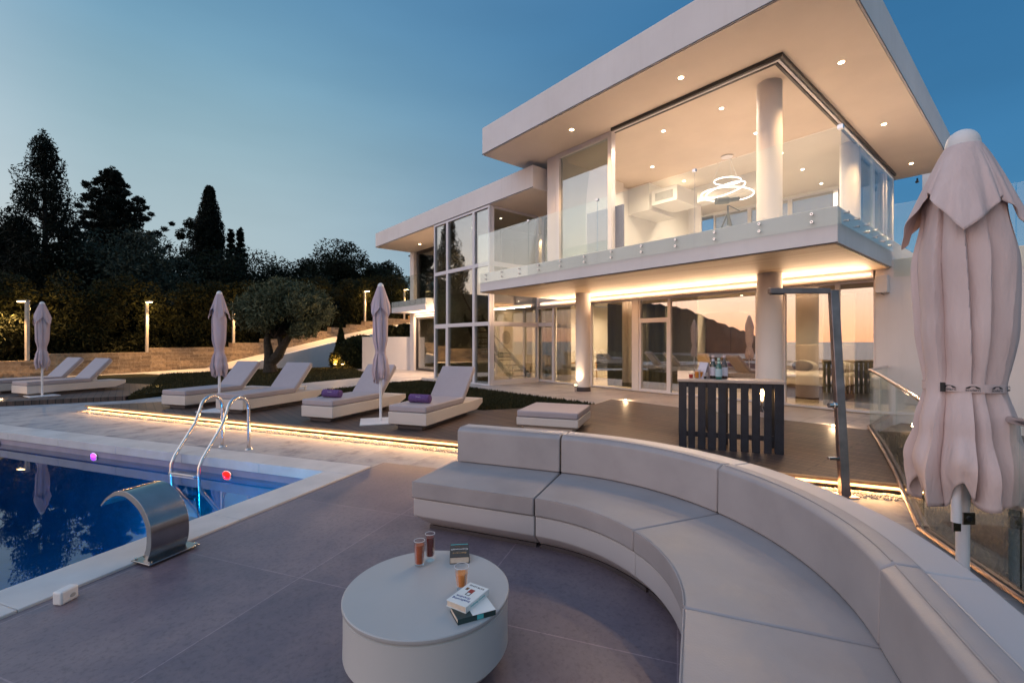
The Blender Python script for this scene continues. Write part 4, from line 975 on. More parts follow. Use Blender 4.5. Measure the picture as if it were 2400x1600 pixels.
# ================================================================== PARASOLS
def parasol(loc, rz, label, zt, zb, prof, folds, mat, pole_r, plate, seed, zskirt, rskirt, capr, lumps=.0, zref=0.0):
    t = empty('parasol', loc, rz, label, 'parasol', 'closed parasols')
    r = random.Random(seed)
    MB().tube([(0, 0, .0), (0, 0, zt - .1)], pole_r, 20).build('pole', white_metal, t, smooth=True)
    def rad(z):
        for (z1, r1), (z2, r2) in zip(prof, prof[1:]):
            if z1 >= z >= z2:
                f = (z1 - z) / (z1 - z2); f = f * f * (3 - 2 * f); return r1 + (r2 - r1) * f
        return prof[-1][1]
    nth, nz = 320, 84; ph = [r.random() * 6.28 for _ in range(8)]
    zw = min(prof[2:-1], key=lambda q: q[1])[0]; z_hi = zt - .12
    ed = []; acc = r.random()
    for k in range(folds): ed.append((acc, (.11 if folds > 8 else .09) + .18 * r.random(), r.random() * 6.28, .5 + 1.2 * r.random())); acc += .45 + r.random()
    sc_ = 2 * math.pi / (acc - ed[0][0]); ed = [((a - ed[0][0]) * sc_ + ph[0], A, pp, pw) for a, A, pp, pw in ed]
    def dist(a, b): return (a - b + math.pi) % (2 * math.pi) - math.pi
    rings = []
    for i in range(nz + 1):
        z = z_hi + (zb - z_hi) * i / nz; R0 = rad(z); ring_ = []; v = (z_hi - z) / (z_hi - zb)
        near = math.exp(-((z - zw) / .09) ** 2); low = max(0, (zw - z) / max(.01, zw - zb))
        for j in range(nth):
            th = 2 * math.pi * j / nth
            k = 1 + .05 * math.sin(2 * th + ph[6] + 2.2 * z) + .025 * math.sin(5 * th + ph[7] - 3 * z)
            e2 = [a + .30 * (v - .3) + .10 * math.sin(3.5 * v + pp) for a, A, pp, pw in ed]
            m_ = len(e2); q = (th - e2[0]) % (2 * math.pi); kk = 0
            for n_ in range(m_):
                if (e2[n_] - e2[0]) % (2 * math.pi) <= q: kk = n_
            a0_ = (e2[kk] - e2[0]) % (2 * math.pi); a1_ = (e2[kk + 1] - e2[0]) % (2 * math.pi) if kk + 1 < m_ else 2 * math.pi
            u_ = (q - a0_) / max(1e-4, a1_ - a0_); edge = min(.4, .045 / max(.05, a1_ - a0_))
            f_ = ((u_ / (1 - edge)) ** ed[kk][3] if u_ < 1 - edge else 1 - (u_ - 1 + edge) / edge)
            A_ = ed[kk][1] * (.30 + .70 * min(1, v * 2.2)) * (1 - .45 * near) * (1 + (.6 + lumps) * low)
            k += A_ * (1.5 * f_ - 1) + .30 * A_ * math.sin(math.pi * u_) ** 2
            rr = R0 * (k + .07 * low * math.sin(8 * th + ph[2] + 1.4 * math.sin(3 * th + ph[3])) + .03 * low * math.sin(17 * th + ph[5])); zz = z
            if i > nz - 16:
                u = (i - (nz - 16)) / 16
                tr_ = abs(((th * 5 / 6.2832 + ph[4]) % 1) * 2 - 1)
                zz = z + u * (zw - zb) * (.22 * (.55 - tr_) + .06 * math.sin(9 * th + ph[1])) + u * .03
                rr *= 1 + u * u * (.10 * math.sin(11 * th + ph[3]) + .07 * math.sin(6 * th + ph[0]) - .10)
            ring_.append((rr * math.cos(th), rr * math.sin(th), zz))
        rings.append(ring_)
    can = MB().loft(rings, True, False).build('canopy', mat, t, smooth=True)
    so = can.modifiers.new('cloth', 'SOLIDIFY'); so.thickness = .004
    rings = []; n2 = 26
    for i in range(n2 + 1):
        u = i / n2; z = zt - capr * 1.2 - (zt - capr * 1.2 - zskirt) * u; ring_ = []
        R0 = capr * .92 + (rskirt - capr * .92) * (u ** .85)
        for j in range(nth):
            th = 2 * math.pi * j / nth; k = 1.0
            tri = abs(((th * 4 / (2 * math.pi) + ph[2]) % 1) * 2 - 1)          # 0 at the corner of a flap, 1 between two flaps
            k += .20 * u * (.5 - tri) + .05 * u * math.sin(9 * th + ph[3]) + .03 * u * math.sin(17 * th + ph[5])
            k -= .12 * u * math.exp(-((tri - .93) / .10) ** 2)
            zz = z - .46 * (zt - zskirt) * u ** 1.6 * (.55 - tri + .18 * math.sin(2 * th + ph[1]))
            ring_.append((R0 * k * math.cos(th), R0 * k * math.sin(th), zz))
        rings.append(ring_)
    sk = MB().loft(rings, True, False).build('vent_skirt', mat, t, smooth=True)
    so = sk.modifiers.new('cloth', 'SOLIDIFY'); so.thickness = .004
    MB().lathe([(capr * 1.02, -.125)] + [(max(.003, capr * math.cos(R(q))), -capr * 1.15 + capr * 1.15 * math.sin(R(q))) for q in range(0, 91, 10)], 32, (0, 0, zt)).build('cap', plastic, t, smooth=True)
    band_r = rad(zw) * 1.085
    bd = []
    for i, z in enumerate((zw + .022 * (1 + lumps), zw - .022 * (1 + lumps))):
        bd.append([(band_r * (1 + .012 * math.sin(5 * 2 * math.pi * j / 64)) * math.cos(2 * math.pi * j / 64), band_r * (1 + .012 * math.sin(5 * 2 * math.pi * j / 64)) * math.sin(2 * math.pi * j / 64), z) for j in range(64)])
    bn = MB().loft(bd, True, False).build('tie_band', mat, t, smooth=True)
    if plate: MB().box(-plate, plate, -plate, plate, 0, .02).build('base_plate', white_metal, t, bevel=.004)
    return t, bn, band_r, zw
sp = [(2.52, .04), (2.2, .105), (1.9, .135), (1.55, .13), (1.28, .088), (1.1, .13), (.92, .155), (.74, .13)]
for i, (a, b, rz, lab, pl) in enumerate(((-2.43, 8.42, .3, 'closed parasol on a white base plate between two loungers', .36), (-6.27, 9.75, 1.4, 'closed parasol standing between the loungers behind the pool ladder', .3), (-12.75, 12.35, 2.6, 'closed parasol on the far left deck', .3))):
    parasol(W(a, b, dz), YAW + rz, lab, 2.56, .74, sp, 7, fabric2, .024, pl, 5 + i, 2.06, .18, .055)
bp = [(2.95, .08), (2.5, .19), (2.1, .235), (1.7, .225), (1.30, .19), (1.02, .235), (.75, .295), (.55, .27)]
pt, bn, br_, zw = parasol(W(3.05, 3.08, 0), YAW, 'large closed pinkish parasol by the glass fence, tied with a printed band', 3.03, .55, bp, 9, fabric, .036, None, 21, 2.43, .285, .090, .22)
MB().tube([(-.14, -.10, .42), (-.14, -.10, .75)], .028, 14).build('strut', white_metal, pt, smooth=True)
MB().box(-.165, -.115, -.106, -.094, .36, .43).build('bracket', steel, pt); MB().box(-.04, .04, -.045, -.036, .38, .46).build('bracket', steel, pt)
MB().tube([(0, -.045, .42), (0, -.052, .42)], .016, 12).build('crank', black_m, pt)
for ang in (-152, -122, -88, -58):
    a = R(ang); rr = br_ * 1.02 + .004
    text('lettering', 'scolaro', .024, ink_black, bn, (rr * math.cos(a), rr * math.sin(a), zw - .010), (R(90), 0, a + R(90)))
    m = MB(); vs = []
    for k in range(9):
        u = -1 + k / 4; vs += [(u * .034, -.0004, .0115 + .013 * (1 - u * u)), (u * .034, -.0004, .006 + .006 * (1 - abs(u)) if abs(u) > .35 else .0115 + .009 * (1 - u * u))]
    m.add(vs, [(2 * k, 2 * k + 1, 2 * k + 3, 2 * k + 2) for k in range(8)])
    lo = m.build('logo', ink_black, bn, loc=(rr * math.cos(a), rr * math.sin(a), zw - .008)); lo.rotation_euler = (0, 0, a + R(90))
a = R(-160); box('buckle', black_m, -.006, .006, -.012, .012, -.03, .03, bn, loc=((br_ + .012) * math.cos(a), (br_ + .012) * math.sin(a), zw), rz=a)

# ================================================================== POOL THINGS
t = empty('waterfall_spout', W(-2.58, 3.40, .022), PA - R(90), 'curved stainless steel waterfall spout standing on the pool edge', 'waterfall spout')
cv = [(.0, .0), (.035, .07), (.045, .16), (.03, .26), (-.03, .36), (-.12, .43), (-.24, .47), (-.36, .455), (-.46, .40), (-.53, .335)]
def smooth_curve(c, n=40):
    out_ = []
    P = [Vector((*c[0], 0))] + [Vector((*p, 0)) for p in c] + [Vector((*c[-1], 0))]
    for i in range(1, len(P) - 2):
        for k in range(n // len(c) + 2):
            u = k / (n // len(c) + 2); a, b, c_, d_ = P[i - 1], P[i], P[i + 1], P[i + 2]
            out_.append(.5 * ((2 * b) + (-a + c_) * u + (2 * a - 5 * b + 4 * c_ - d_) * u * u + (-a + 3 * b - 3 * c_ + d_) * u ** 3))
    out_.append(P[-1]); return [(p.x, p.y) for p in out_]
cc = smooth_curve(cv)
def blade(w0, thick):
    m = MB(); rings = []; n = len(cc)
    for i, (x, z) in enumerate(cc):
        a, b = cc[max(0, i - 1)], cc[min(n - 1, i + 1)]; tx, tz = b[0] - a[0], b[1] - a[1]; l = math.hypot(tx, tz); nx, nz = tz / l, -tx / l
        th = thick * (1 - .85 * max(0, i / n - .55) / .45)
        rings.append([(x - nx * th, -w0, z - nz * th), (x + nx * .002, -w0, z + nz * .002), (x + nx * .002, w0, z + nz * .002), (x - nx * th, w0, z - nz * th)])
    return m.loft(rings)
blade(.135, .05).build('spout', spout_m, t, bevel=.002, smooth=True)
MB().box(-.10, .10, -.18, .18, 0, .010).build('base_plate', spout_m, t, bevel=.003)
for sx in (-.08, .08):
    for sy in (-.16, .16): MB().lathe([(.012, .012), (.012, .02)], 8, (sx, sy, 0)).build('bolt', steel, t)
t = empty('pool_ladder', W(-4.17, 6.86, .0), PA - R(90), 'stainless steel pool ladder with two arched handrails', 'pool ladder')
for s_ in (-.27, .27):
    pts = [(0, 0), (0, .55)] + [(-.17 + .17 * math.cos(a), .60 + .19 * math.sin(a)) for a in [R(q) for q in range(10, 171, 16)]] + [(-.42, .42), (-.70, .02), (-.745, -.08), (-.75, -.22), (-.75, -.55), (-.70, -1.1)]
    rail = MB().tube([(s_, y, z) for y, z in pts], .0235, 14).build('handrail', steel, t, smooth=True)
    MB().lathe([(.055, 0), (.05, .012), (.024, .02)], 20, (s_, 0, 0)).build('flange', steel, rail, smooth=True)
for z in (-.20, -.50, -.8): MB().box(-.25, .25, -.80, -.70, z, z + .025).build('tread', steel, t, bevel=.004)
def pool_light(x, y, mat, label, c, e):
    # on the wall of the pool just over the water line
    t_ = (x - 1200) / F; 
    k = (PV[0] * -2.25 + PV[1] * 5.56) / (PV[0] * t_ + PV[1])
    p = W(t_ * k, k, H - (y - 800) / F * k) - (PN(0, 1) - PN(0, 0)) * .012
    p.z = -.182
    t = empty('pool_light', p, PA - R(90), label, 'light', 'coloured lights in the pool wall')
    m = MB(); n = 24
    m.loft([[(r_ * math.cos(2 * math.pi * j / n), y_, r_ * .55 * math.sin(2 * math.pi * j / n)) for j in range(n)] for r_, y_ in ((.085, .012), (.085, -.004), (.072, -.008))]); m.build('rim', steel, t)
    m = MB(); m.loft([[(r_ * math.cos(2 * math.pi * j / n), y_, r_ * .55 * math.sin(2 * math.pi * j / n)) for j in range(n)] for r_, y_ in ((.072, -.006), (.05, -.014))]); m.build('lens', mat, t)
pool_light(534, 1114, e_red, 'red pool light near the ladder', (1, .05, .03), 1.2); pool_light(222, 1058, e_violet, 'violet pool light in the far pool wall', (.4, .15, 1), 1.0); pool_light(-4, 1021, e_red, 'red pool light at the far left of the pool wall', (1, .05, .03), .8)
for a, b, e, c in ((-.12, -.7, 34, (.03, .65, .75)), (-.12, -2.4, 38, (.02, .46, 1)), (-.12, -4.2, 78, (.02, .42, 1)), (-3.0, -.12, 9, (.02, .55, 1)), (-.12, -5.4, 38, (.02, .36, 1)), (-.12, -6.2, 38, (.02, .40, 1))):
    lamp('underwater_lamp', 'POINT', PN(a, b, -1.1), e, c, None, .06)
t = empty('speaker_box', G(154, 1408, .005), PA - R(90) + R(14), 'small white plastic box on the terrace tiles beside the pool', 'box')
MB().box(-.032, .032, -.052, .052, 0, .082).build('case', plastic, t, bevel=.012, seg=3)
m = MB(); n = 18; m.loft([[(x, .016 * math.cos(2 * math.pi * j / n) + .015, .035 + .012 * math.sin(2 * math.pi * j / n)) for j in range(n)] for x in (.0315, .034)]); m.build('vent', simple('grey_grille', (.4, .39, .37), .6), t)

# ================================================================== BAR
bo = W(2.34, 6.38, dz); bdir = R(-20.0)
t = empty('bar_counter', bo, YAW + bdir, 'dark slatted pallet bar counter with pale top on the deck', 'bar counter')
BH = .955; BL = 1.29
MB().box(-.02, BL + .02, -.02, .46, BH - .035, BH).box(-.02, .50, .46, 2.0, BH - .035, BH).build('top', bartop_m, t, bevel=.004)
for a_, b_ in zip((150, 220, 292, 365, 440, 520, 600, 677, 760, 830), (208, 272, 348, 425, 497, 573, 655, 733, 812, 893)):
    MB().box((a_ - 150) * .001735, (b_ - 150) * .001735, 0, .022, 0, BH - .036).build('slat', bar_m, t, bevel=.003)
for k in range(12):
    y = .06 + k * .158; MB().box(.0, .022, y, y + .105, 0, BH - .036).build('slat', bar_m, t, bevel=.003)
    if k > 2: MB().box(.44, .462, y, y + .105, 0, BH - .036).build('slat', bar_m, t, bevel=.003)
for z in (.16, BH - .11):
    MB().box(.03, BL - .01, .0225, .05, z, z + .07).build('rail', bar_m, t); MB().box(.0225, .05, .06, 1.95, z, z + .07).build('rail', bar_m, t)
MB().box(BL - .09, BL, .38, .44, 0, BH - .036).build('post', bar_m, t); MB().box(.6, .66, .38, .44, 0, BH - .036).build('post', bar_m, t)
def barpt(x, y, z=BH): return bo + Matrix.Rotation(YAW + bdir, 3, 'Z') @ Vector((x, y, z))
def bottle(x, y, h, r, mat, lab, lm, cap, neck=None):
    t = empty('bottle', barpt(x, y), YAW, lab, 'bottle', 'bottles on the bar counter')
    MB().lathe([(r * .9, 0), (r, .01), (r, h * .56), (r * .85, h * .64), (r * .40, h * .76), (r * .36, h * .95), (r * .40, h * .955), (r * .38, h)], 28).build('body', mat, t, smooth=True)
    MB().lathe([(r + .0008, h * .13), (r + .0008, h * .5)], 28, caps=False).build('paper_label', lm, t, smooth=True)
    MB().lathe([(r * .43, h * .9), (r * .43, h * 1.003), (.001, h * 1.005)], 20).build('cap', cap, t, smooth=True)
    if neck: MB().lathe([(r * .45, h * .74), (r * .40, h * .85)], 20, caps=False).build('neck_label', neck, t, smooth=True)
bottle(.52, .13, .295, .042, green_gl, 'green water bottle with pale blue label standing in front of the other two', label_b, foil_g, foil_g)
bottle(.455, .24, .33, .044, dark_gl, 'dark wine bottle with white label behind the green bottle, at its left', label_w, cork, label_w)
bottle(.60, .24, .33, .044, brown_gl, 'brown glass bottle with white label behind the green bottle, at its right', label_w, cork)
def barglass(x, y, r, h, fill, mat, lab, rb=None):
    rb = rb or r * .85
    t = empty('glass', barpt(x, y), YAW, lab, 'glass', 'drinks on the bar counter')
    MB().lathe([(rb, 0), (r, h), (r - .002, h), (rb - .002, .008), (.001, .008)], 20).build('tumbler', g_cup, t, smooth=True)
    MB().lathe([(rb - .003, .009), (rb + (r - rb) * fill - .003, h * fill), (.001, h * fill)], 20).build('drink', mat, t, smooth=True)
barglass(.16, .12, .033, .085, .7, redsyrup, 'small glass of red drink at the left of the bar'); barglass(.24, .17, .036, .125, .8, amber, 'tall glass of amber drink beside the red one')
barglass(.31, .22, .034, .125, .75, amber, 'tall amber glass behind the coffee glass'); barglass(.345, .12, .036, .09, .38, coffee, 'low glass with dark coffee in front of the menu card', .02)
barglass(.23, .30, .03, .12, .5, cola, 'dark half full glass behind the amber drink')
t = empty('menu_card', barpt(.40, .30), YAW + R(10), 'pale folded menu card standing on the bar between glasses and bottles', 'menu card')
m = MB(); m.M = Matrix.Rotation(R(-18), 4, 'Y'); m.box(0, .004, -.1, .1, 0, .24); m.build('front_leaf', label_w, t); m = MB(); m.M = Matrix.Translation((-.145, 0, 0)) @ Matrix.Rotation(R(18), 4, 'Y'); m.box(0, .004, -.1, .1, 0, .24); m.build('back_leaf', label_w, t)
t = empty('filament_lamp', barpt(1.045, .075, .60), YAW, 'glowing tubular filament bulb behind the bar slats', 'lamp')
MB().lathe([(.02, 0), (.02, .07), (.015, .075)], 14).build('socket', steel, t)
MB().lathe([(.012, .075), (.022, .10), (.024, .26), (.012, .285), (.002, .29)], 18).build('bulb', g_cup, t, smooth=True)
MB().lathe([(.007, .085), (.013, .11), (.013, .25), (.005, .27)], 12).build('filament', e_bulb, t)
MB().tube([(0, 0, 0), (.05, .02, -.1), (.11, .05, -.2), (.15, .06, -.35), (.15, .1, -.6)], .004, 6).build('cord', white_metal, t)
lamp('bulb_glow', 'POINT', (0, .06, .18), 6, (1, .55, .2), t, .03)

# ================================================================== SHOWER
sb = W(3.45, 4.72, 0.0); t = empty('outdoor_shower', sb, YAW, 'leaning stainless steel outdoor shower column with square arm', 'shower')
tp = Vector((.115, .33, 2.17))
def beam(m, p, q, wx, wy):
    d = (q - p); m.loft([[tuple(o_ + Vector((sx * wx, sy * wy, 0))) for sx, sy in ((-1, -1), (1, -1), (1, 1), (-1, 1))] for o_ in (p, q)]); return m
beam(MB(), Vector((0, 0, 0)), tp, .046, .028).build('column', brushed, t, bevel=.004)
MB().box(-.60, .068, .30, .36, 2.13, 2.19).build('arm', brushed, t, bevel=.004)
MB().box(-.58, -.44, .305, .355, 2.118, 2.129).build('shower_rose', black_m, t)
MB().box(-.09, .09, -.09, .09, 0, .012).build('base_plate', brushed, t)
for z, nm in ((.92, 'knob'), (.36, 'lever')):
    y = .33 * z / 2.17; xo = .115 * z / 2.17 + .008
    if nm == 'knob': MB().tube([(xo - .05, y, z), (xo - .075, y, z), (xo - .08, y, z), (xo - .125, y, z)], [.036, .036, .026, .026], 16).build('knob', steel, t, smooth=True)
    else: MB().box(xo - .16, xo - .05, y - .022, y + .022, z, z + .03).build('lever', steel, t, bevel=.004)

# ================================================================== GLASS FENCE
fp = [Vector((XG - .06, 2.1, 0)), Vector((9.72, 2.02, 0)), W(5.35, 6.6), W(4.35, 5.15), W(3.40, 3.77), W(3.10, 2.78), W(2.80, 1.75), W(2.4, .5)]
t = empty('glass_fence', fp[1], 0, 'frameless glass fence with steel handrail along the edge of the deck', 'fence')
o_ = -fp[1]
for i in range(len(fp) - 1):
    a, b = fp[i], fp[i + 1]; u = (b - a).normalized(); nn = Vector((-u.y, u.x, 0)) * .007
    zz0 = [dz if k <= 3 else 0.02 for k in (i, i + 1)]; z1 = 1.09
    a2, b2 = a + u * .008, b - u * .008
    q = MB(); q.add([tuple(o_ + a2 - nn + Vector((0, 0, zz0[0]))), tuple(o_ + b2 - nn + Vector((0, 0, zz0[0] if i != 3 else 0.02))), tuple(o_ + b2 - nn + Vector((0, 0, z1))), tuple(o_ + a2 - nn + Vector((0, 0, z1))),
                     tuple(o_ + a2 + nn + Vector((0, 0, zz0[0]))), tuple(o_ + b2 + nn + Vector((0, 0, zz0[0] if i != 3 else 0.02))), tuple(o_ + b2 + nn + Vector((0, 0, z1))), tuple(o_ + a2 + nn + Vector((0, 0, z1)))],
                    [(0, 1, 2, 3), (7, 6, 5, 4), (0, 4, 5, 1), (1, 5, 6, 2), (2, 6, 7, 3), (3, 7, 4, 0)])
    q.build('pane', g_rail, t)
    for s_ in (-1, 1):
        k0 = nn * s_ * 3.6
        MB().tube([tuple(o_ + a + k0 + Vector((0, 0, zz0[0] + .03))), tuple(o_ + b + k0 + Vector((0, 0, (zz0[0] if i != 3 else .03) + .03)))], .018, 8).build('base_channel', brushed, t)
MB().tube([tuple(o_ + p + Vector((0, 0, 1.11))) for p in fp], .024, 14).build('handrail', steel, t, smooth=True)
m = MB(); q = fp[4]; m.loft([[tuple(o_ + q + Vector((.034 * math.cos(2 * math.pi * j / 16), k * .03, 1.11 + .034 * math.sin(2 * math.pi * j / 16)))) for j in range(16)] for k in (-.5, .5)]); m.build('strap', label_w, t)

lawnR = [xy(p + (W(.09, -.01) - W(0, 0))) for p in fp[1:]] + [xy(W(6, -1)), xy(W(16, 4)), (11.4, 1.9)]
tag(MB().prism(lawnR, -.02, .03).build('lawn', lawn_m), kind='structure')
tag(grass(lawnR[:7] + [xy(W(6, 1)), xy(W(8, 4))], 22000, .03, 9, .06), 'dark lawn grass beyond the glass fence', 'grass', kind='stuff')

# ================================================================== GARDEN WALL, RAMP, LAMPS
WL0 = np.array((-18.4, 20.8)); WD = np.array((.5, .866))
def wl(s_, off=0.0): q = WL0 + WD * s_ + np.array((-.866, .5)) * off; return (q[0], q[1])
def s_at(x):
    tt = (x - 1200) / F; return (tt * WL0[1] - WL0[0]) / (WD[0] - tt * WD[1])
def zpx(s_, y): return H + (800 - y) / F * (WL0[1] + WD[1] * s_)
steps = [(-60, 108, 846), (108, 350, 827), (350, 545, 814), (545, 617, 803), (617, 688, 794), (688, 731, 785), (731, 776, 775.5), (776, 820, 767.5), (820, 855, 760.5), (855, 905, 753.5), (905, 965, 747), (965, 1010, 741)]
wallb = [(-60, 890), (166, 880), (255, 877), (485, 862), (542, 846), (667, 816.5), (787, 787.5), (876, 769), (1010, 748)]
def interp(l, x):
    for (a, b), (c, d_) in zip(l, l[1:]):
        if a <= x <= c: return b + (d_ - b) * (x - a) / (c - a)
    return l[-1][1]
sroot = W(*wl(0), dz); wang = math.atan2((W(*WD) - W(0, 0)).y, (W(*WD) - W(0, 0)).x)
t = MB()
for x0, x1, y in steps:
    s0, s1 = s_at(x0), s_at(x1); zt_ = zpx((s0 + s1) / 2, y)
    t.box(s0, s1, 0, .4, -.6, zt_ - dz)
wo = t.build('stone_wall', stone_m, loc=sroot, rz=wang); tag(wo, 'stepped honey coloured stone garden wall climbing in front of the dark hedge', 'wall')
# ramp drive: road strip climbing along the wall with a white side wall
frontb = [(-60, 905), (166, 892), (255, 888), (485, 871), (560, 861), (655, 834), (782, 803), (876, 783), (960, 768)]
rm = MB(); topB, topF, lowF = [], [], []
for x in range(-60, 981, 20):
    sB = s_at(x); pB = wl(sB, -.03); yB = interp(wallb, x); zB = max(.11, zpx(sB, yB))
    off = -2.3 if x < 600 else -1.6
    tt = (x - 1200) / F; q = np.array(WL0) + np.array((-.866, .5)) * off
    sF = (tt * q[1] - q[0]) / (WD[0] - tt * WD[1]); dF = q[1] + WD[1] * sF
    zF = max(.10, H + (800 - interp(frontb, x)) / F * dF)
    topB.append(W(*pB, zB)); topF.append(W(tt * dF, dF, zF)); lowF.append(W(tt * dF, dF, -.05))
n = len(topB); rm.add(topB + topF, [(i, n + i, n + i + 1, i + 1) for i in range(n - 1)])
tag(rm.build('ramp_road', simple('pale_concrete', (.50, .45, .40), .7, var=.08, scale=1), smooth=True), kind='structure')
rw = MB(); back_ = [p + (W(-.866, .5) - W(0, 0)) * .22 for p in topF]; lowB = [p + (W(-.866, .5) - W(0, 0)) * .22 for p in lowF]
i0 = 32
seg_ = range(i0, n)
rings = [[tuple(lowF[i]), tuple(topF[i] + Vector((0, 0, .02))), tuple(back_[i] + Vector((0, 0, .03))), tuple(lowB[i])] for i in seg_]
tag(MB().loft(rings).build('ramp_wall', plaster), 'low white side wall of the curved ramp behind the olive tree', 'wall')

def lamp_post(x, top, label, flip=1):
    s_ = s_at(x); q = wl(s_, .07); zb = None
    for x0, x1, y in steps:
        if x0 <= x <= x1: s0, s1 = s_at(x0), s_at(x1); zb = zpx((s0 + s1) / 2, y)
    zt_ = zpx(s_, top) - zb
    t = empty('lamp_post', W(q[0], q[1], zb), YAW + R(-30 if flip > 0 else -10), label, 'lamp post', 'lamp posts along the garden wall')
    MB().box(-.06, .06, -.05, .05, 0, zt_).build('post', simple('post_paint', (.58, .50, .40), .5, bmp=0) if 'post_paint' not in MATS else MATS['post_paint'], t, bevel=.004)
    MB().box(*sorted((-.06 * flip, .46 * flip)), -.07, .07, zt_ + .001, zt_ + .05).build('head', MATS['post_paint'], t, bevel=.004)
    MB().box(*sorted((.02 * flip, .44 * flip)), -.06, .06, zt_ - .02, zt_ - .001).build('diffuser', e_lamp, t)
    lamp('post_glow', 'POINT', (.0, .36, zt_ - .25), 70, (1, .58, .20), t, .03)
    lamp('post_glow', 'SPOT', (.42 * flip, -.02 if flip > 0 else -.3, zt_ - .06), 640, (1, .58, .24), t, .04, 88, (.12 * flip, -.1, -1))
lamp_post(65, 706, 'lit lamp post behind the parasol on the far left deck', -1); lamp_post(346, 708, 'lit lamp post against the dark hedge above the low stone wall')
lamp_post(549, 709, 'lit lamp post half hidden at the left edge of the olive tree'); lamp_post(734, 695, 'lit lamp post glinting through the olive crown')
lamp_post(857, 683, 'tall lit lamp post just left of the parasol with base plate'); lamp_post(949, 679, 'farthest lit lamp post seen through the wing balcony glass')

# ================================================================== PLANTS
def leaves(centers, size, seed, aspect=1.6, up=None):
    r = np.random.RandomState(seed); n = len(centers)
    a = r.normal(size=(n, 3)); 
    if up is not None: a = a * (1 - up) + np.array((0, 0, 1)) * up + r.normal(size=(n, 3)) * .25
    a /= np.linalg.norm(a, axis=1)[:, None]
    b = np.cross(a, r.normal(size=(n, 3))); b /= np.linalg.norm(b, axis=1)[:, None]
    s_ = size * (.6 + .8 * r.rand(n))[:, None]
    V = np.stack([centers - a * s_ * aspect, centers + b * s_ * .5, centers + a * s_ * aspect, centers - b * s_ * .5], 1)
    return V.reshape(-1, 3), np.arange(n * 4).reshape(-1, 4)
def clumps(cs, rads, per, seed, squash=(1, 1, 1), shell=.5):
    r = np.random.RandomState(seed); out_ = []
    for c, q, k in zip(cs, rads, per):
        v = r.normal(size=(k, 3)); v /= np.linalg.norm(v, axis=1)[:, None]
        v *= (shell + (1 - shell) * r.rand(k) ** .5)[:, None] * q * (.85 + .25 * r.rand(k))[:, None]
        out_.append(c + v * np.array(squash))
    return np.concatenate(out_)
def tree(name, loc, label, mat, cs, rads, per, size, seed, trunk_pts, trunk_r, limbs=(), squash=(1, 1, 1), aspect=1.6, up=None, group='trees behind the garden wall'):
    t = empty(name, loc, 0, label, 'tree', group)
    m = MB().tube(trunk_pts, trunk_r, 10)
    for lp, lr in limbs: m.tube(lp, lr, 7)
    m.build('trunk', bark, t, smooth=True)
    P = clumps(cs, rads, per, seed, squash); P = P + np.random.RandomState(seed).normal(size=P.shape) * (.11 if name == 'olive_tree' else .03); V, Fq = leaves(P, size, seed + 1, aspect, up)
    npmesh('crown', V, Fq, mat, t); return t
def gz(x, d): return W((x - 1200) / F * d, d, 0)
def conifer(x, d, ytop, halfw_px, label, seed, base_z=.5, shape='broad', dens=1.0, size=.17, name='conifer_tree', mat=None):
    r = np.random.RandomState(seed); zt_ = H + (800 - ytop) / F * d - base_z; Rm = halfw_px / F * d
    cs, rads, per, limbs = [], [], [], []
    nl = int((22 if shape == 'broad' else 26) * dens)
    for i in range(nl):
        u = (i + .5) / nl; z = zt_ * (.10 + (.88 if shape != 'broad' else .86) * u)
        if shape == 'broad': rr = Rm * float(np.interp(u, (0, .25, .5, .7, .85, 1), (.7, 1, .92, .62, .34, .05))) * (.72 + .5 * r.rand())
        elif shape == 'layer': rr = Rm * min(1, (1.03 - u) * 2.3) * (.72 + .5 * r.rand())
        else: rr = Rm * min(1, (1.01 - u) * 3.2, .75 + u) * (.92 + .12 * r.rand())
        nb = max(4, int((4 + 4 * (1 - u)) * dens)); a0_ = r.rand() * 6.28
        for k in range(nb):
            a = a0_ + k * 6.28 / nb + r.normal() * .3; L = rr * (.55 + .6 * r.rand()) if shape != 'column' else rr * .8
            rise = {'broad': .8 * (1.05 - u), 'layer': .12, 'column': .3}[shape] * L
            m_ = max(2, int(L / .40))
            for j in range(1, m_ + 1):
                f = j / m_
                if shape == 'broad':
                    if f < .62 and r.rand() < .62: continue
                    q = (.30 + .26 * f) * (.8 + .5 * r.rand()) * min(1.1, Rm / 2.1)
                elif shape == 'layer': q = .36 * (1.2 - .65 * f) * (.8 + .4 * r.rand()) * min(1, max(.45, Rm / 2.6))
                else: q = Rm * .36
                zz = z + rise * f * f + (.22 * L * max(0, f - .75) * 4 if shape == 'layer' else 0)
                cs.append((math.cos(a) * L * f, math.sin(a) * L * f, zz)); rads.append(q * (1.25 if shape == 'layer' else 1)); per.append(int((170 if shape == 'broad' else 130) * dens))
            if shape != 'column': limbs.append(([(0, 0, z - .1), (math.cos(a) * L * .5, math.sin(a) * L * .5, z + rise * .25), (math.cos(a) * L, math.sin(a) * L, z + rise)], [.05, .035, .012]))
    for k in range(4): cs.append((r.normal() * .08, r.normal() * .08, zt_ - .25 * k)); rads.append(.16 + .06 * k); per.append(26)
    p = gz(x, d); p.z = base_z
    tree(name, p, label, mat or leaf_dark, np.array(cs), rads, per, size, seed, [(0, 0, -.4), (0.05, 0, zt_ * .5), (0, 0, zt_ * .97)], [.05 * Rm + .14, .12, .02], limbs[:90], (1, 1, {'broad': 1.45, 'layer': .6, 'column': 1.6}[shape]), 1.7, .45 if shape != 'layer' else None)
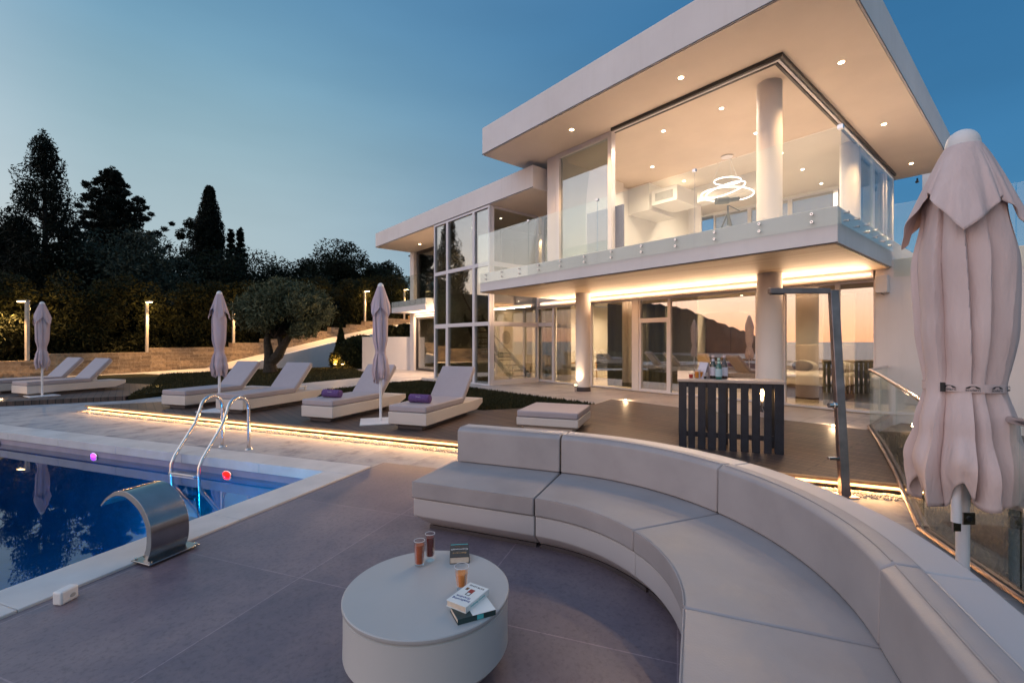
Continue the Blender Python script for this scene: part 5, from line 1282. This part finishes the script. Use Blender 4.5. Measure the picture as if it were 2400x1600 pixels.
def broadleaf(x, d, ytop, hw, label, seed, base_z=.5, mat=None, size=.09, zlow=.25, n=60, name='evergreen_tree', per_=230):
    r = np.random.RandomState(seed); zt_ = H + (800 - ytop) / F * d - base_z; Rm = hw / F * d
    cs, rads, per, limbs = [], [], [], []
    for i in range(n):
        v = r.normal(size=3); v /= np.linalg.norm(v); q = r.rand() ** .45
        zc = zt_ * (zlow + 1) / 2; hz = zt_ * (1 - zlow) / 2
        c = np.array((v[0] * Rm * q, v[1] * Rm * q, zc + v[2] * hz * q * .9)); cs.append(c)
        rr = (.26 + .22 * r.rand()) * min(Rm, hz) ; rads.append(rr); per.append(per_)
        if i % 4 == 0: limbs.append(([(0, 0, zt_ * zlow * .8), tuple(c * np.array((.5, .5, .8))), tuple(c)], [.08, .05, .015]))
    p = gz(x, d); p.z = base_z
    tree(name, p, label, mat or leaf_mid, np.array(cs), rads, per, size, seed, [(0, 0, -.4), (.05, .03, zt_ * .35), (0, 0, zt_ * .7)], [.2, .14, .05], limbs, (1, 1, .8), 1.3)
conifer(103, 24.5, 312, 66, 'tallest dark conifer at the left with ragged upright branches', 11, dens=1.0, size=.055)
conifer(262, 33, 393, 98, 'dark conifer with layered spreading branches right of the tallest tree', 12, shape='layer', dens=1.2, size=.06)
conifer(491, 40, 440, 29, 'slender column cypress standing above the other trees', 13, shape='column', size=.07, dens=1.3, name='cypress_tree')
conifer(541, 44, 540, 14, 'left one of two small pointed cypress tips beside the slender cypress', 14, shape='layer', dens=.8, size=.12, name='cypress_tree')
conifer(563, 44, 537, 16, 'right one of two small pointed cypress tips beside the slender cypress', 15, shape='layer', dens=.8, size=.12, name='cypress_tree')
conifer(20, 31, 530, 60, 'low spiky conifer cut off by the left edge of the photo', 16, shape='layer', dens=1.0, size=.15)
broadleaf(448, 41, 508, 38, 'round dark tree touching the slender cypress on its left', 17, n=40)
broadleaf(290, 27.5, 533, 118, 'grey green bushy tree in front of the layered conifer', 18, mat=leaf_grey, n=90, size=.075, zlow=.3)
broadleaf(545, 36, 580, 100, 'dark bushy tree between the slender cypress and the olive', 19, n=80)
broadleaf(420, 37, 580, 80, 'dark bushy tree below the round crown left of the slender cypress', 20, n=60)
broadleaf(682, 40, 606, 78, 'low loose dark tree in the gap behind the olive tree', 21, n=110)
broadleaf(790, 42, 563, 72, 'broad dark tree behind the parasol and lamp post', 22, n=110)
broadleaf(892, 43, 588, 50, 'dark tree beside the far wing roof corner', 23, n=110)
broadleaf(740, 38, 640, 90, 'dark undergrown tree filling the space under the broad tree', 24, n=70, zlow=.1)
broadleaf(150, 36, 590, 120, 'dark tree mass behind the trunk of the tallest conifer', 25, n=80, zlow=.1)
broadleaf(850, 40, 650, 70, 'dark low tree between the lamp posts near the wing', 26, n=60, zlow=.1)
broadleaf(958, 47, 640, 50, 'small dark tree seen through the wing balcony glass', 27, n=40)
# dark undergrowth that closes the view under the trees
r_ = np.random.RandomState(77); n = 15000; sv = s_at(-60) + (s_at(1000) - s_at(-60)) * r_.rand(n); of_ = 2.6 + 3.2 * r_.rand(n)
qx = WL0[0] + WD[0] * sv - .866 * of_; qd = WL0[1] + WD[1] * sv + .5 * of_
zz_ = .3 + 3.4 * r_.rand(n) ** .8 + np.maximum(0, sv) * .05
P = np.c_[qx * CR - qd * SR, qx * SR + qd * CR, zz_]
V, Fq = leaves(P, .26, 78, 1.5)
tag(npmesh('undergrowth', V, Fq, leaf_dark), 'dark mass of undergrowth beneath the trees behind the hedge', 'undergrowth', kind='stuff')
# clipped hedge behind the wall
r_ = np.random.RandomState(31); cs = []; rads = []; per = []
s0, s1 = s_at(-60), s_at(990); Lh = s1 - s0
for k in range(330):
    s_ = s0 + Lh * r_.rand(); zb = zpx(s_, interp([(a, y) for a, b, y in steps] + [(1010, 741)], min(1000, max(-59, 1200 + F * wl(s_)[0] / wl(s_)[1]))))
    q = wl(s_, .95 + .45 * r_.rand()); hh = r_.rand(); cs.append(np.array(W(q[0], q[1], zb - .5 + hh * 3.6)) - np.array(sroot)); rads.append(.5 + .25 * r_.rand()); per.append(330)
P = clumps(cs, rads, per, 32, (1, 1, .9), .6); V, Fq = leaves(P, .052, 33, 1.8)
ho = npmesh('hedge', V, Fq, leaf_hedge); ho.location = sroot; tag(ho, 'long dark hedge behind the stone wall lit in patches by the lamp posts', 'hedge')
# solid inner mass of the hedge row so that it reads dark
m = MB(); 
for x in range(-60, 1000, 30):
    pass
# olive tree
oz = dz; od = 21.2; op = W((633 - 1200) / F * od, od, oz)
r_ = np.random.RandomState(41); cs = []; rads = []; per = []; limbs = []
def rel(x, y, dd=0.0): return np.array(D(x, y, od + dd) - op)
for k in range(190):
    a = r_.rand() * 6.28; q = r_.rand() ** .5; x = 662 + 104 * q * math.cos(a); y = 728 + 58 * q * math.sin(a)
    if y > 757 and x < 690: continue
    cs.append(rel(x, y, (r_.rand() - .5) * 4.0 * math.sqrt(max(.05, 1 - q * q)))); rads.append(.14 + .32 * r_.rand()); per.append(330)
    if k % 6 == 0: limbs.append(([tuple(rel(645, 790)), tuple((rel(645, 780) + cs[-1]) / 2), tuple(cs[-1])], [.07, .045, .012]))
tr1 = [rel(634, 872), rel(632, 850), rel(630, 825), rel(626, 800), rel(630, 770)]
tr2 = [rel(637, 846), rel(652, 832), rel(662, 812), rel(676, 792), rel(690, 770)]
limbs += [([tuple(p) for p in tr2], [.26, .24, .2, .14, .06]), ([tuple(rel(662, 815)), tuple(rel(655, 790)), tuple(rel(652, 765))], [.17, .12, .05])]
tree('olive_tree', op, 'olive tree with forked trunk and grey green crown on the lawn', leaf_olive, np.array(cs), rads, per, .045, 42, [tuple(p) for p in tr1], [.34, .25, .20, .16, .08], limbs, (1, 1, .95), 2.2, .3, group=None)
# clipped cone, bushes, planter
def shrub(name, x, d, zb, hgt, rad, label, mat, seed, kind='cone', n=2600, size=.05, cat='shrub', wide=1.0):
    r = np.random.RandomState(seed); p = gz(x, d); p.z = zb
    u = r.rand(n); a = r.rand(n) * 6.28
    if kind == 'cone': rr = rad * np.minimum(1, (1 - u) * 1.35 + .03) * (.82 + .2 * r.rand(n)); P = np.c_[rr * np.cos(a), rr * np.sin(a), u * hgt]
    elif kind == 'ball':
        v = r.normal(size=(n, 3)); v /= np.linalg.norm(v, axis=1)[:, None]; v *= (.6 + .45 * r.rand(n))[:, None]; P = v * np.array((rad * wide, rad, hgt / 2)) + np.array((0, 0, hgt / 2))
    V, Fq = leaves(P, size, seed + 1, 1.4); t = empty(name, p, YAW, label, cat)
    MB().tube([(0, 0, -.05), (0, 0, hgt * .6)], .05, 8).build('stem', bark, t); npmesh('foliage', V, Fq, mat, t)
shrub('cone_tree', 799, 26.3, dz, 2.42, .42, 'clipped dark cone shaped evergreen beside the white ramp wall', leaf_box, 51, n=5200, size=.05, cat='tree')
shrub('bush', 846, 25.2, dz, 1.80, 1.0, 'large dark rounded bush between the cone tree and the wing wall', leaf_box, 53, 'ball', 9000, .07, wide=1.1)
shrub('bush', 783, 25.4, dz, .9, .3, 'small bush lit orange by the garden spotlights', leaf_hedge, 55, 'ball', 900, .05)
pw = [W(-7.9, 24.0), W(-5.12, 23.75), W(-5.12, 24.0), W(-7.9, 24.25)]
tag(MB().prism([xy(p) for p in pw], .1, 1.84).build('planter_wall', plaster), 'white planter wall running left from the far wing', 'wall')
for k, (x, lab) in enumerate(((918, 'leafy planter shrub nearest the parasol on the white planter wall'), (950, 'leafy planter shrub close to the wing pilaster'))):
    shrub('planter_shrub', x, 24.6, 1.7, .75 + .1 * k, .45, lab, leaf_hedge, 60 + k, 'ball', 900, .08)
